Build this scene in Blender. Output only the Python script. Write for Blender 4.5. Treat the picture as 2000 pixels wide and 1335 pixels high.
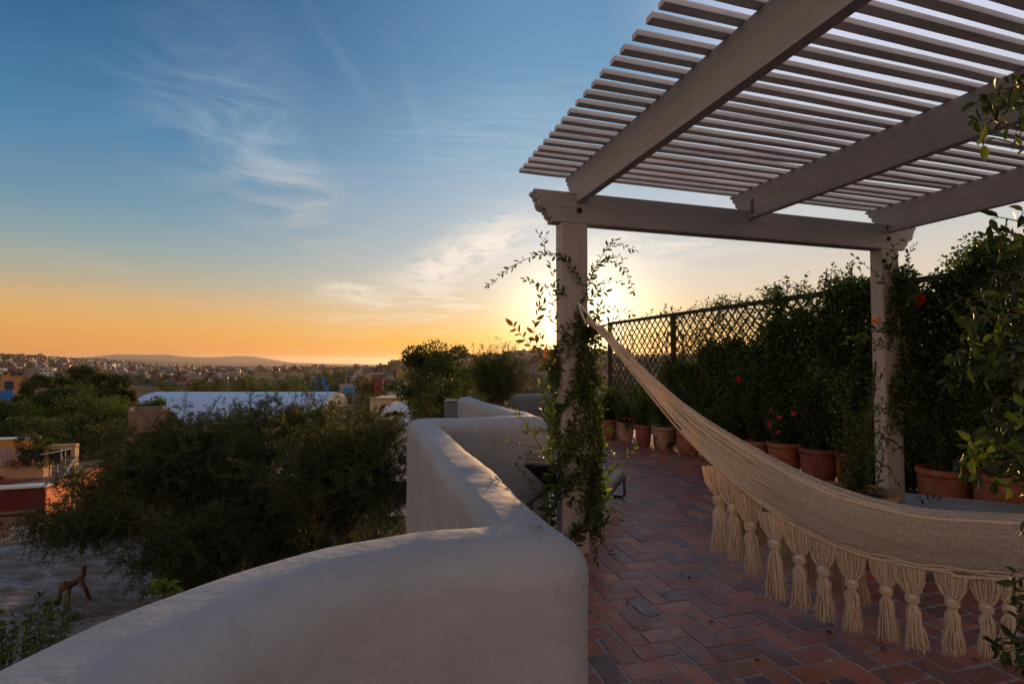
import bpy, math, random
import numpy as np
from mathutils import Vector, Matrix, noise
R = math.radians
sc = bpy.context.scene
for o in list(bpy.data.objects): bpy.data.objects.remove(o)
COL = sc.collection

# ------------------------------------------------------------------ camera
EYE = 1.5
cam = bpy.data.cameras.new('camera'); cam.lens = 18; cam.sensor_width = 36
cam.clip_start = .02; cam.clip_end = 90000
co = bpy.data.objects.new('camera', cam); COL.objects.link(co)
PITCH = math.atan(.0375)
co.location = (0, 0, EYE); co.rotation_euler = (R(90)+PITCH, 0, 0); sc.camera = co
def px(x, y, D=1.0):
    """the point seen at pixel (x, y) of the 2000 px photograph, D metres ahead"""
    cx, cu = (x-1000)/1000, (667.5-y)/1000
    yw = math.cos(PITCH)-cu*math.sin(PITCH); zw = math.sin(PITCH)+cu*math.cos(PITCH)
    return Vector((cx/yw*D, D, EYE+zw/yw*D))
def pz(x, y, z):
    v = px(x, y, 1.0); d = (z-EYE)/(v.z-EYE); return px(x, y, d)
SUN = (px(1136, 641)-Vector((0, 0, EYE))).normalized()

# ------------------------------------------------------------------ nodes
def N(nt, t, **k):
    n = nt.nodes.new(t)
    for a, b in k.items():
        if a.startswith('i'): n.inputs[int(a[1:])].default_value = b
        else: setattr(n, a, b)
    return n
def L(nt, a, b): nt.links.new(a, b)
def ramp(nt, fac, stops, interp='LINEAR'):
    n = nt.nodes.new('ShaderNodeValToRGB'); cr = n.color_ramp; cr.interpolation = interp
    while len(cr.elements) > 1: cr.elements.remove(cr.elements[-1])
    for i, (p, c) in enumerate(stops):
        e = cr.elements[0] if i == 0 else cr.elements.new(p)
        e.position = p; e.color = (*c[:3], 1) if len(c) > 1 else (c[0], c[0], c[0], 1)
    if fac is not None: nt.links.new(fac, n.inputs[0])
    return n
def s2l(*c): return tuple((v/255/12.92 if v/255 <= .04045 else ((v/255+.055)/1.055)**2.4) for v in c)
def mth(nt, op, a, b=None, c=None, clamp=False):
    n = nt.nodes.new('ShaderNodeMath'); n.operation = op; n.use_clamp = clamp
    for i, v in enumerate((a, b, c)):
        if v is None: continue
        if isinstance(v, (int, float)): n.inputs[i].default_value = v
        else: nt.links.new(v, n.inputs[i])
    return n.outputs[0]
def mixc(nt, f, a, b, mode='MIX'):
    n = nt.nodes.new('ShaderNodeMix'); n.data_type = 'RGBA'; n.blend_type = mode
    for i, v in ((0, f), (6, a), (7, b)):
        if isinstance(v, (int, float)): n.inputs[i].default_value = v
        elif isinstance(v, tuple): n.inputs[i].default_value = (*v[:3], 1)
        else: nt.links.new(v, n.inputs[i])
    return n.outputs[2]

# ------------------------------------------------------------------ sky
w = bpy.data.worlds.new('World'); sc.world = w; w.use_nodes = True
nt = w.node_tree; nt.nodes.clear()
tc = N(nt, 'ShaderNodeTexCoord'); D_ = tc.outputs['Generated']
nrm = N(nt, 'ShaderNodeVectorMath', operation='NORMALIZE'); L(nt, D_, nrm.inputs[0]); D_ = nrm.outputs[0]
sep = N(nt, 'ShaderNodeSeparateXYZ'); L(nt, D_, sep.inputs[0])
el = mth(nt, 'ARCSINE', sep.outputs[2])
eln = mth(nt, 'DIVIDE', el, R(60), clamp=True)             # 0..60 degrees
def st(*lst): return [(e/60, s2l(*c)) for e, c in lst]
away = ramp(nt, eln, st((0, (222,142,78)), (1.4, (234,154,76)), (3.2, (232,168,90)), (5.2, (216,174,116)), (7.6, (176,171,148)),
    (10.5, (140,163,166)), (14, (106,147,171)), (20, (70,127,167)), (28, (42,98,145)), (38, (28,74,118)), (60, (60,82,112))))
near = ramp(nt, eln, st((0, (250,156,36)), (1.2, (255,182,48)), (2.6, (255,200,90)), (5, (244,212,160)), (8, (226,214,194)),
    (12, (204,207,208)), (16, (182,198,210)), (22, (150,182,205)), (30, (112,158,192)), (40, (95,140,180)), (60, (60,100,150))))
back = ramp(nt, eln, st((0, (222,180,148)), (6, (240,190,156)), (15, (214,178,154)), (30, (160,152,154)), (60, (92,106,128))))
# azimuth away from the sun
sa = math.atan2(SUN.x, SUN.y)
az = mth(nt, 'ARCTAN2', sep.outputs[0], sep.outputs[1])
da = mth(nt, 'ABSOLUTE', mth(nt, 'SUBTRACT', mth(nt, 'WRAP', mth(nt, 'SUBTRACT', az, sa), math.pi, -math.pi), 0.0))
# the photo is brighter to the right of the sun than to the left
rt = mth(nt, 'SMOOTH_MAX', 0, 0, .1)
wn = mth(nt, 'EXPONENT', mth(nt, 'MULTIPLY', mth(nt, 'POWER', mth(nt, 'DIVIDE', da, R(29)), 2.0), -1.0))
sgn = mth(nt, 'GREATER_THAN', mth(nt, 'SUBTRACT', az, sa), 0.0)
wr = mth(nt, 'EXPONENT', mth(nt, 'MULTIPLY', mth(nt, 'POWER', mth(nt, 'DIVIDE', da, R(48)), 2.0), -1.0))
wnn = mth(nt, 'ADD', mth(nt, 'MULTIPLY', wn, mth(nt, 'SUBTRACT', 1.0, sgn)), mth(nt, 'MULTIPLY', wr, sgn))
c = mixc(nt, wnn, away.outputs[0], near.outputs[0])
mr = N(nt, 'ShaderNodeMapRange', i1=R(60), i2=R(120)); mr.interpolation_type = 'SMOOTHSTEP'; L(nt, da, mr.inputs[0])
right = ramp(nt, eln, st((0, (246,170,80)), (3, (244,200,142)), (7, (230,212,186)), (12, (206,206,202)), (18, (204,210,220)), (28, (212,216,238)), (45, (200,208,238)), (60, (120,140,175))))
rw = N(nt, 'ShaderNodeMapRange', i1=R(2), i2=R(24)); rw.interpolation_type = 'SMOOTHSTEP'; L(nt, mth(nt, 'SUBTRACT', az, sa), rw.inputs[0])
c = mixc(nt, rw.outputs[0], c, right.outputs[0])
c = mixc(nt, mr.outputs[0], c, mixc(nt, 1.0, back.outputs[0], (1.32, 1.30, 1.28), 'MULTIPLY'))  # unseen sky behind the lens, brightened as added fill for the terrace
# clouds : thin cirrus, laid on a high flat layer
zc = mth(nt, 'MAXIMUM', sep.outputs[2], .02)
cxy = N(nt, 'ShaderNodeCombineXYZ'); L(nt, mth(nt, 'DIVIDE', sep.outputs[0], zc), cxy.inputs[0]); L(nt, mth(nt, 'DIVIDE', sep.outputs[1], zc), cxy.inputs[1])
def mapn(v, loc=(0,0,0), rot=0, scl=(1,1,1)):
    n = N(nt, 'ShaderNodeMapping'); n.inputs[1].default_value = loc; n.inputs[2].default_value = (0,0,rot); n.inputs[3].default_value = scl
    L(nt, v, n.inputs[0]); return n.outputs[0]
def dirmask(px0, py0, a, b, rot, soft=1.0):
    """soft ellipse in the sky round the direction of a pixel: half-widths a, b degrees"""
    d = (px(px0, py0)-Vector((0, 0, EYE))).normalized()
    u = Vector((d.y, -d.x, 0)).normalized(); v = u.cross(d)
    if v.z < 0: v = -v
    uu = u*math.cos(rot)+v*math.sin(rot); vv = -u*math.sin(rot)+v*math.cos(rot)
    o = []
    for ax, s in ((uu, a), (vv, b)):
        n = N(nt, 'ShaderNodeVectorMath', operation='DOT_PRODUCT'); L(nt, D_, n.inputs[0]); n.inputs[1].default_value = ax
        o.append(mth(nt, 'POWER', mth(nt, 'DIVIDE', mth(nt, 'ABSOLUTE', n.outputs['Value']), math.sin(R(s))), 2.0))
    n = N(nt, 'ShaderNodeVectorMath', operation='DOT_PRODUCT'); L(nt, D_, n.inputs[0]); n.inputs[1].default_value = d
    front = mth(nt, 'GREATER_THAN', n.outputs['Value'], 0.0)
    return mth(nt, 'MULTIPLY', front, mth(nt, 'EXPONENT', mth(nt, 'MULTIPLY', mth(nt, 'ADD', o[0], o[1]), -soft)))
def noi(v, s, det=6, rough=.6, dist=0.0):
    n = N(nt, 'ShaderNodeTexNoise'); n.inputs['Scale'].default_value = s; n.inputs['Detail'].default_value = det
    n.inputs['Roughness'].default_value = rough; n.inputs['Distortion'].default_value = dist; L(nt, v, n.inputs['Vector']); return n.outputs[0]
def sstep(v, a, b):
    n = N(nt, 'ShaderNodeMapRange', i1=a, i2=b); n.interpolation_type = 'SMOOTHSTEP'; L(nt, v, n.inputs[0]); return n.outputs[0]
base = cxy.outputs[0]
streak = sstep(noi(mapn(base, (3,1,0), R(-20), (1.0, 3.2, 1)), 1.6, 8, .62, .3), .42, .72)
fine = sstep(noi(mapn(base, (7,2,0), R(30), (1, 6.0, 1)), 3.2, 8, .65, .2), .35, .75)
sk = mapn(D_, (0,0,0), 0, (1,1,1))
wv = N(nt, 'ShaderNodeTexWave', wave_type='BANDS', bands_direction='X'); wv.inputs['Scale'].default_value = 7.0
wv.inputs['Distortion'].default_value = 3.5; wv.inputs['Detail'].default_value = 3; wv.inputs['Detail Scale'].default_value = 1.6
L(nt, mapn(base, (0,0,0), R(62), (1.25,1.25,1)), wv.inputs['Vector'])
rip = mth(nt, 'ADD', .80, mth(nt, 'MULTIPLY', wv.outputs[1], .20))
mot = sstep(noi(base, 2.3, 6, .6, .6), .34, .66)
mot2 = sstep(noi(mapn(D_, (2,2,2), 0, (5,5,5)), 1.0, 3, .5), .25, .6)
cl = None
def addm(m):
    global cl
    cl = m if cl is None else mth(nt, 'ADD', cl, m)
def mul(*a):
    r = a[0]
    for b in a[1:]: r = mth(nt, 'MULTIPLY', r, b)
    return r
addm(mul(dirmask(450, 230, 9.5, 6.5, R(-40)), rip, mot, .24))
addm(mul(dirmask(565, 350, 8.0, 3.6, R(-48)), rip, mot, .36))
addm(mul(dirmask(665, 110, 5.5, .6, R(-50)), mot2, .07))
addm(mul(dirmask(820, 240, 5.5, .7, R(-72)), mot2, .07))
addm(mul(dirmask(200, 520, 3.5, .9, R(-12)), fine, .18))
addm(mul(dirmask(940, 240, 9, 3.4, R(18)), fine, .26))
addm(mul(dirmask(1020, 340, 14, 5.0, R(14)), fine, .22))
nearc = mul(dirmask(915, 495, 8.5, 2.3, R(27)), sstep(noi(mapn(D_, (2,0,5), 0, (14, 14, 52)), 1.0, 8, .62, .8), .30, .62), 1.0)
low = mul(dirmask(900, 590, 13, 2.6, R(6)), sstep(noi(mapn(D_, (1,4,9), 0, (9, 9, 90)), 1.0, 7, .6, .5), .42, .68), .55)
nearc2 = mul(dirmask(690, 570, 3.4, 1.0, R(-3)), sstep(noi(mapn(D_, (4,1,2), 0, (16, 16, 60)), 1.0, 7, .6, .6), .35, .65), .7)
hi2 = mul(dirmask(1290, 470, 9, 3.0, R(-10)), sstep(noi(mapn(D_, (9,3,1), 0, (10, 10, 60)), 1.0, 7, .6, .6), .38, .68), .5)
cloudcol = mixc(nt, sstep(el, R(9), R(24)), s2l(255,226,186), s2l(196,212,224))
c = mixc(nt, mth(nt, 'MINIMUM', cl, .85), c, cloudcol)
wc = mth(nt, 'MINIMUM', mth(nt, 'ADD', mth(nt, 'ADD', nearc, low), mth(nt, 'ADD', nearc2, hi2)), .8)
c = mixc(nt, wc, c, s2l(255,240,224))
# aureole of the sun that stands just behind the post
dt = N(nt, 'ShaderNodeVectorMath', operation='DOT_PRODUCT'); L(nt, D_, dt.inputs[0]); dt.inputs[1].default_value = SUN
ang = mth(nt, 'ARCCOSINE', mth(nt, 'MINIMUM', dt.outputs['Value'], .999999))
g1 = mth(nt, 'EXPONENT', mth(nt, 'MULTIPLY', mth(nt, 'DIVIDE', ang, R(2.5)), -1.0))
g2 = mth(nt, 'EXPONENT', mth(nt, 'MULTIPLY', mth(nt, 'POWER', mth(nt, 'DIVIDE', ang, R(7.5)), 2.0), -1.0))
glow = mixc(nt, 1.0, mixc(nt, g1, (0,0,0), (6.5,5.0,3.0)), mixc(nt, g2, (0,0,0), (.38,.30,.17)), 'ADD')
c = mixc(nt, 1.0, c, glow, 'ADD')
# the physical sky adds its share on top of the dusk colours
sky = N(nt, 'ShaderNodeTexSky', sky_type='NISHITA'); sky.sun_disc = False
sky.sun_elevation = math.asin(SUN.z); sky.sun_rotation = sa; sky.altitude = 1900; sky.dust_density = 1.0
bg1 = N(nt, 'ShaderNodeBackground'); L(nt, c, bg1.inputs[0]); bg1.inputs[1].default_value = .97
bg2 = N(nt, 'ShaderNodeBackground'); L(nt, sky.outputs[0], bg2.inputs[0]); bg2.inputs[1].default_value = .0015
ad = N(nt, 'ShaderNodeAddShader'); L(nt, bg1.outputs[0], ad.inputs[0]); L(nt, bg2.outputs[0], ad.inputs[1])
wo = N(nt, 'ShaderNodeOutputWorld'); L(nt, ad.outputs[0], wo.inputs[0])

# ------------------------------------------------------------------ sun, exposure
sl = bpy.data.lights.new('sun', 'SUN'); sl.energy = 5.0; sl.angle = R(.6); sl.color = (1, .56, .24)
so = bpy.data.objects.new('sun', sl); COL.objects.link(so); so.rotation_euler = SUN.to_track_quat('Z', 'Y').to_euler()
vs = sc.view_settings; vs.view_transform = 'Standard'; vs.look = 'None'; vs.exposure = 0; vs.gamma = 1; vs.use_curve_mapping = False
sc.cycles.use_denoising = True
sc.cycles.max_bounces = 6; sc.cycles.diffuse_bounces = 3; sc.cycles.transmission_bounces = 4; sc.cycles.transparent_max_bounces = 8
sc.cycles.volume_bounces = 1; sc.cycles.sample_clamp_indirect = 4

# ------------------------------------------------------------------ materials
def nmat(name):
    m = bpy.data.materials.new(name); m.use_nodes = True
    return m, m.node_tree, m.node_tree.nodes['Principled BSDF']
def nz(nt, v, s, det=5, rough=.55, dist=0.0):
    n = N(nt, 'ShaderNodeTexNoise'); n.inputs['Scale'].default_value = s; n.inputs['Detail'].default_value = det
    n.inputs['Roughness'].default_value = rough; n.inputs['Distortion'].default_value = dist
    if v is not None: L(nt, v, n.inputs['Vector'])
    return n.outputs[0]
def mr_(nt, v, a, b, c=0.0, d=1.0):
    n = N(nt, 'ShaderNodeMapRange', i1=a, i2=b, i3=c, i4=d); n.interpolation_type = 'SMOOTHSTEP'; L(nt, v, n.inputs[0]); return n.outputs[0]
def pm(name, c1, c2=None, scale=4, rough=.7, bump=0.0, bscale=40, stretch=(1,1,1), metal=0.0, lo=.35, hi=.65, spec=.5, speck=None):
    m, nt, b = nmat(name); tc = N(nt, 'ShaderNodeTexCoord')
    mp = N(nt, 'ShaderNodeMapping'); mp.inputs[3].default_value = stretch; L(nt, tc.outputs['Object'], mp.inputs[0]); v = mp.outputs[0]
    c2 = c2 or tuple(x*.8 for x in c1)
    col = mixc(nt, mr_(nt, nz(nt, v, scale, 6, .6, .4), lo, hi), c1, c2)
    if speck:
        col = mixc(nt, mr_(nt, nz(nt, v, speck[0], 3, .5), speck[1], speck[1]+.05), col, speck[2])
    L(nt, col, b.inputs['Base Color']); b.inputs['Roughness'].default_value = rough; b.inputs['Metallic'].default_value = metal
    b.inputs['Specular IOR Level'].default_value = spec
    if bump:
        bp = N(nt, 'ShaderNodeBump'); bp.inputs['Strength'].default_value = 1; bp.inputs['Distance'].default_value = bump
        L(nt, nz(nt, v, bscale, 6, .6), bp.inputs['Height']); L(nt, bp.outputs[0], b.inputs['Normal'])
    return m
def leafmat(name, c1, c2, trans=.35, rough=.5, autumn=None):
    m, nt, b = nmat(name)
    at = N(nt, 'ShaderNodeAttribute', attribute_name='tint')
    st_ = [(0, c1), (.78, c2), (1.0, tuple(x*1.7 for x in c2))]  # last stop lifts a few leaves as painted highlights
    if autumn: st_ += [(.93, c2), (.97, autumn)]
    r = ramp(nt, at.outputs['Fac'], st_)
    L(nt, r.outputs[0], b.inputs['Base Color']); b.inputs['Roughness'].default_value = rough; b.inputs['Specular IOR Level'].default_value = .35
    tr = N(nt, 'ShaderNodeBsdfTranslucent')
    L(nt, mixc(nt, 1.0, r.outputs[0], (1.5, 1.35, .5), 'MULTIPLY'), tr.inputs[0])
    mx = N(nt, 'ShaderNodeMixShader'); mx.inputs[0].default_value = trans
    L(nt, b.outputs[0], mx.inputs[1]); L(nt, tr.outputs[0], mx.inputs[2])
    L(nt, mx.outputs[0], nt.nodes['Material Output'].inputs[0]); return m
def plaster(name, c1, c2, crack=True):
    m, nt, b = nmat(name); tc = N(nt, 'ShaderNodeTexCoord'); v = tc.outputs['Object']
    col = mixc(nt, mr_(nt, nz(nt, v, 1.6, 6, .6, .6), .35, .7), c1, c2)
    mp = N(nt, 'ShaderNodeMapping'); mp.inputs[3].default_value = (6, 6, .7); L(nt, v, mp.inputs[0])
    col = mixc(nt, mth(nt, 'MULTIPLY', mr_(nt, nz(nt, mp.outputs[0], 1.5, 5, .6), .5, .75), .28), col, tuple(x*.62 for x in c1))
    col = mixc(nt, mth(nt, 'MULTIPLY', mr_(nt, nz(nt, v, 4.5, 7, .72, 1.0), .56, .70), .22), col, tuple(x*1.15 for x in c1))
    col = mixc(nt, mth(nt, 'MULTIPLY', mr_(nt, nz(nt, v, 2.6, 8, .75, .6), .62, .72), .22), col, tuple(x*.62 for x in c1))
    vo = N(nt, 'ShaderNodeTexVoronoi', feature='DISTANCE_TO_EDGE'); vo.inputs['Scale'].default_value = 1.5
    nn = N(nt, 'ShaderNodeTexNoise'); nn.inputs['Scale'].default_value = 3.0; nn.inputs['Detail'].default_value = 6; L(nt, v, nn.inputs['Vector'])
    vv = N(nt, 'ShaderNodeVectorMath', operation='MULTIPLY_ADD'); L(nt, nn.outputs['Color'], vv.inputs[0]); vv.inputs[1].default_value = (.6,.6,.6); L(nt, v, vv.inputs[2])
    L(nt, vv.outputs[0], vo.inputs['Vector'])
    if crack:
        cr = mth(nt, 'MULTIPLY', mr_(nt, vo.outputs['Distance'], .0, .006, 1, 0), mr_(nt, nz(nt, v, .9, 2), .60, .66))
        col = mixc(nt, mth(nt, 'MULTIPLY', cr, .3), col, (.12,.10,.09))
    sp = mth(nt, 'MULTIPLY', mr_(nt, nz(nt, v, 60, 2, .5), .70, .76), mr_(nt, nz(nt, v, 1.7, 3), .55, .68))
    col = mixc(nt, mth(nt, 'MULTIPLY', sp, .75), col, (.10,.085,.07))
    L(nt, col, b.inputs['Base Color']); b.inputs['Roughness'].default_value = .8; b.inputs['Specular IOR Level'].default_value = .25
    h = mth(nt, 'ADD', mth(nt, 'MULTIPLY', nz(nt, v, 7, 5, .6), .016), mth(nt, 'MULTIPLY', nz(nt, v, 130, 4, .6), .0012))
    bp = N(nt, 'ShaderNodeBump'); bp.inputs['Distance'].default_value = 1; bp.inputs['Strength'].default_value = .85; L(nt, h, bp.inputs['Height']); L(nt, bp.outputs[0], b.inputs['Normal'])
    return m
M = {}
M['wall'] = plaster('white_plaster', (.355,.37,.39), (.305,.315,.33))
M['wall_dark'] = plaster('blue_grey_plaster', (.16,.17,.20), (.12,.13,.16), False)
M['wood'] = pm('whitewashed_wood', (.56,.50,.44), (.44,.38,.325), 2.2, .62, .0012, 60, (1,1,1), speck=(22, .69, (.20,.15,.11)))
M['slat'] = pm('slat_paint', (.74,.73,.73), (.58,.56,.55), 3.0, .6, .001, 60)
def wood(name, c1, c2, scl):
    m, nt, b = nmat(name); tc = N(nt, 'ShaderNodeTexCoord'); r0 = N(nt, 'ShaderNodeMapping'); r0.inputs[2].default_value = (0, 0, -math.atan2(.2873, .9578)); L(nt, tc.outputs['Object'], r0.inputs[0])
    mp = N(nt, 'ShaderNodeMapping'); mp.inputs[3].default_value = scl; L(nt, r0.outputs[0], mp.inputs[0]); v = mp.outputs[0]; oi = N(nt, 'ShaderNodeObjectInfo')
    va = N(nt, 'ShaderNodeVectorMath', operation='ADD'); L(nt, v, va.inputs[0]); L(nt, oi.outputs['Random'], va.inputs[1]); v = va.outputs[0]
    g = nz(nt, v, 2.4, 6, .7, .3); col = mixc(nt, mr_(nt, g, .34, .68), c1, c2); col = mixc(nt, mth(nt, 'MULTIPLY', mr_(nt, nz(nt, v, 6, 3, .6), .62, .70), .6), col, tuple(x*.6 for x in c2))
    col = mixc(nt, mth(nt, 'MULTIPLY', mr_(nt, nz(nt, tc.outputs['Object'], 1.4, 5, .6), .45, .7), .35), col, tuple(x*.7 for x in c2))
    col = mixc(nt, mth(nt, 'MULTIPLY', oi.outputs['Random'], .25), col, tuple(x*.8 for x in c2))
    L(nt, col, b.inputs['Base Color']); b.inputs['Roughness'].default_value = .62; b.inputs['Specular IOR Level'].default_value = .35
    bp = N(nt, 'ShaderNodeBump'); bp.inputs['Distance'].default_value = .0016; L(nt, g, bp.inputs['Height']); L(nt, bp.outputs[0], b.inputs['Normal']); return m
WC = ((.46,.44,.43), (.39,.365,.35))
M['wood_r'] = wood('rafter_wood', *WC, (22, 1.1, 22)); M['wood_h'] = wood('header_wood', *WC, (1.1, 22, 22)); M['wood_p'] = wood('post_wood', (.52,.475,.425), (.43,.385,.34), (16, 16, .9))
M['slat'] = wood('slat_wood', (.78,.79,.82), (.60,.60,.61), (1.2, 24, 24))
M['bolt'] = pm('rusty_iron', (.035,.025,.02), (.07,.035,.02), 30, .6, metal=.5)
M['trellis'] = pm('dark_brown_wood', (.05,.033,.024), (.035,.024,.018), 6, .8)
M['terracotta'] = pm('terracotta', (.36,.125,.056), (.26,.088,.043), 5, .8, .002, 30, speck=(9, .60, (.30,.19,.13)))
M['terracotta_dark'] = pm('dark_red_terracotta', (.28,.085,.052), (.19,.062,.04), 5, .8, .002, 30)
M['terracotta_old'] = pm('weathered_terracotta', (.44,.26,.16), (.24,.13,.08), 6, .85, .003, 30, speck=(5, .56, (.05,.04,.034)))
M['glaze_y'] = pm('ochre_clay', (.38,.20,.07), (.26,.12,.045), 5, .6, .002, 20)
M['soil'] = pm('soil', (.03,.022,.016), (.05,.038,.028), 30, 1)
M['stem'] = pm('stem_bark', (.09,.06,.04), (.05,.035,.025), 20, .85)
M['bark'] = pm('tree_bark', (.10,.075,.055), (.05,.038,.03), 8, .9)
M['leaf'] = leafmat('vine_leaf', (.020,.042,.010), (.065,.105,.022), .42, .42)
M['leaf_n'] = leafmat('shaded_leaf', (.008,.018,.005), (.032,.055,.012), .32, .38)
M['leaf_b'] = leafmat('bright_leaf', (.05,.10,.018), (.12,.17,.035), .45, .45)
M['leaf_f'] = leafmat('hedge_leaf', (.018,.042,.012), (.070,.115,.028), .40, .36)
M['leaf_m'] = leafmat('feathery_leaf', (.012,.025,.007), (.068,.080,.018), .36, .6)
M['leaf_t'] = leafmat('tree_leaf', (.017,.034,.009), (.066,.10,.019), .34, .6)
M['leaf_d'] = leafmat('dark_tree_leaf', (.022,.038,.012), (.075,.09,.026), .3, .7)
M['leaf_r'] = leafmat('backlit_rusty_leaf', (.07,.035,.018), (.14,.065,.028), .5, .5)
M['pink'] = leafmat('magenta_petal', (.55,.03,.20), (.75,.08,.32), .4, .5)
M['red'] = leafmat('red_petal', (.60,.02,.015), (.75,.05,.03), .4, .5)
M['orange'] = leafmat('orange_petal', (.75,.18,.02), (.8,.3,.04), .4, .5)
M['cream'] = pm('white_ceramic', (.65,.63,.6), (.5,.48,.45), 20, .35)
M['frame'] = pm('grey_metal_frame', (.10,.095,.09), (.07,.065,.06), 10, .45, metal=.3)
M['cushion'] = pm('taupe_cushion', (.33,.29,.245), (.28,.245,.21), 5, .95, .0008, 300)
M['cushion_g'] = pm('grey_cushion', (.33,.31,.30), (.28,.26,.25), 3, .95, .0008, 300)
M['under'] = pm('black_fabric', (.02,.018,.017), (.03,.027,.025), 5, .9)
M['rope'] = pm('white_rope', (.68,.62,.52), (.55,.48,.38), 40, .8)

# ------------------------------------------------------------------ mesh helpers
class MB:
    def __init__(s): s.v = []; s.f = []; s.m = []; s.mi = 0
    def add(s, vs, fs):
        o = len(s.v); s.v += [tuple(v) for v in vs]; s.f += [tuple(i+o for i in f) for f in fs]; s.m += [s.mi]*len(fs); return s
    def box(s, c, sz, rz=0, bev=0, ux=None, uy=None):
        c = Vector(c); ux = Vector(ux) if ux is not None else Vector((math.cos(rz), math.sin(rz), 0))
        uy = Vector(uy) if uy is not None else Vector((-math.sin(rz), math.cos(rz), 0)); uz = ux.cross(uy).normalized()
        hx, hy, hz = sz[0]/2, sz[1]/2, sz[2]/2; b = min(bev, hx*.9, hy*.9, hz*.9)
        if b <= 0:
            vs = [c+ux*(i*hx)+uy*(j*hy)+uz*(k*hz) for k in (-1,1) for j in (-1,1) for i in (-1,1)]
            return s.add(vs, [(0,2,3,1),(4,5,7,6),(0,1,5,4),(2,6,7,3),(0,4,6,2),(1,3,7,5)])
        vs = []; ix = {}
        for k in (-1,1):
            for j in (-1,1):
                for i in (-1,1):
                    for a in range(3):
                        q = [i*(hx-b), j*(hy-b), k*(hz-b)]; q[a] = (i,j,k)[a]*(hx,hy,hz)[a]
                        ix[(i,j,k,a)] = len(vs); vs.append(c+ux*q[0]+uy*q[1]+uz*q[2])
        fs = []
        for a in range(3):
            p, q = (a+1) % 3, (a+2) % 3
            for sg in (-1,1):
                lst = []
                for (s1, s2) in ((-1,-1),(1,-1),(1,1),(-1,1)):
                    t = [0,0,0]; t[a] = sg; t[p] = s1; t[q] = s2; lst.append(ix[(*t, a)])
                fs.append(tuple(lst if sg > 0 else lst[::-1]))
            for s1 in (-1,1):                       # edges along axis a
                for s2 in (-1,1):
                    def id_(sa_, ax):
                        t = [0,0,0]; t[a] = sa_; t[p] = s1; t[q] = s2; return ix[(*t, ax)]
                    l4 = [id_(-1,p), id_(1,p), id_(1,q), id_(-1,q)]
                    fs.append(tuple(l4 if s1*s2 < 0 else l4[::-1]))
        for i in (-1,1):
            for j in (-1,1):
                for k in (-1,1):
                    t = (ix[(i,j,k,0)], ix[(i,j,k,1)], ix[(i,j,k,2)]); fs.append(t if i*j*k > 0 else t[::-1])
        return s.add(vs, fs)
    def tube(s, pts, r, n=6, cap=True):
        pts = [Vector(p) for p in pts]; rs = r if isinstance(r, (list, tuple)) else [r]*len(pts)
        vs = []; up = None
        for i, p in enumerate(pts):
            t = (pts[min(i+1, len(pts)-1)]-pts[max(i-1, 0)])
            t = t.normalized() if t.length > 1e-9 else Vector((0,0,1))
            if up is None:
                up = Vector((0,0,1)) if abs(t.z) < .9 else Vector((1,0,0))
            a = t.cross(up); a = a.normalized() if a.length > 1e-6 else Vector((1,0,0)); b = a.cross(t).normalized(); up = b
            for k in range(n):
                an = 2*math.pi*k/n; vs.append(p+(a*math.cos(an)+b*math.sin(an))*rs[i])
        fs = [(i*n+k, i*n+(k+1) % n, (i+1)*n+(k+1) % n, (i+1)*n+k) for i in range(len(pts)-1) for k in range(n)]
        if cap: fs += [tuple(range(n))[::-1], tuple((len(pts)-1)*n+k for k in range(n))]
        return s.add(vs, fs)
    def lathe(s, c, prof, n=28, wob=0.0, seed=0):
        c = Vector(c); rg = random.Random(seed); ph = rg.random()*6
        vs = [c+Vector((r*(1+wob*math.sin(2*a+ph))*math.cos(a), r*(1+wob*math.sin(2*a+ph))*math.sin(a), z)) for r, z in prof for a in [2*math.pi*k/n for k in range(n)]]
        fs = [(i*n+k, i*n+(k+1) % n, (i+1)*n+(k+1) % n, (i+1)*n+k) for i in range(len(prof)-1) for k in range(n)]
        return s.add(vs, fs)
    def prism(s, poly, o, ux, uy, uz, t):
        """2-D outline poly in (ux, uy) at o, extruded t along uz"""
        o, ux, uy, uz = Vector(o), Vector(ux), Vector(uy), Vector(uz); n = len(poly)
        vs = [o+ux*a+uy*b for a, b in poly]+[o+ux*a+uy*b+uz*t for a, b in poly]
        return s.add(vs, [tuple(range(n))[::-1], tuple(range(n, 2*n))]+[(i, (i+1) % n, n+(i+1) % n, n+i) for i in range(n)])
    def build(s, name, mat, parent=None, smooth=False, fixn=True):
        me = bpy.data.meshes.new(name); me.from_pydata(s.v, [], s.f)
        for m in (mat if isinstance(mat, (list, tuple)) else [mat]): me.materials.append(m)
        if any(s.m): me.polygons.foreach_set('material_index', s.m)
        if smooth: me.polygons.foreach_set('use_smooth', [True]*len(s.f))
        me.update()
        if fixn:
            import bmesh
            bm = bmesh.new(); bm.from_mesh(me); bmesh.ops.recalc_face_normals(bm, faces=bm.faces); bm.to_mesh(me); bm.free()
        o = bpy.data.objects.new(name, me); COL.objects.link(o)
        if parent: o.parent = parent
        return o
def empty(name, loc=(0,0,0)):
    o = bpy.data.objects.new(name, None); COL.objects.link(o); o.location = loc; o.empty_display_size = .1; return o
def tag(o, label=None, cat=None, group=None, kind=None):
    if label: o['label'] = label
    if cat: o['category'] = cat
    if group: o['group'] = group
    if kind: o['kind'] = kind
    return o
def put(o, parent):
    """child whose mesh was written in world coordinates"""
    o.parent = parent; o.matrix_parent_inverse = Matrix.Translation(parent.location).inverted(); return o
def copy_tree(o, parent=None):
    c = o.copy(); COL.objects.link(c)
    if parent: c.parent = parent
    for ch in [x for x in o.children]: copy_tree(ch, c)
    return c
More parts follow.
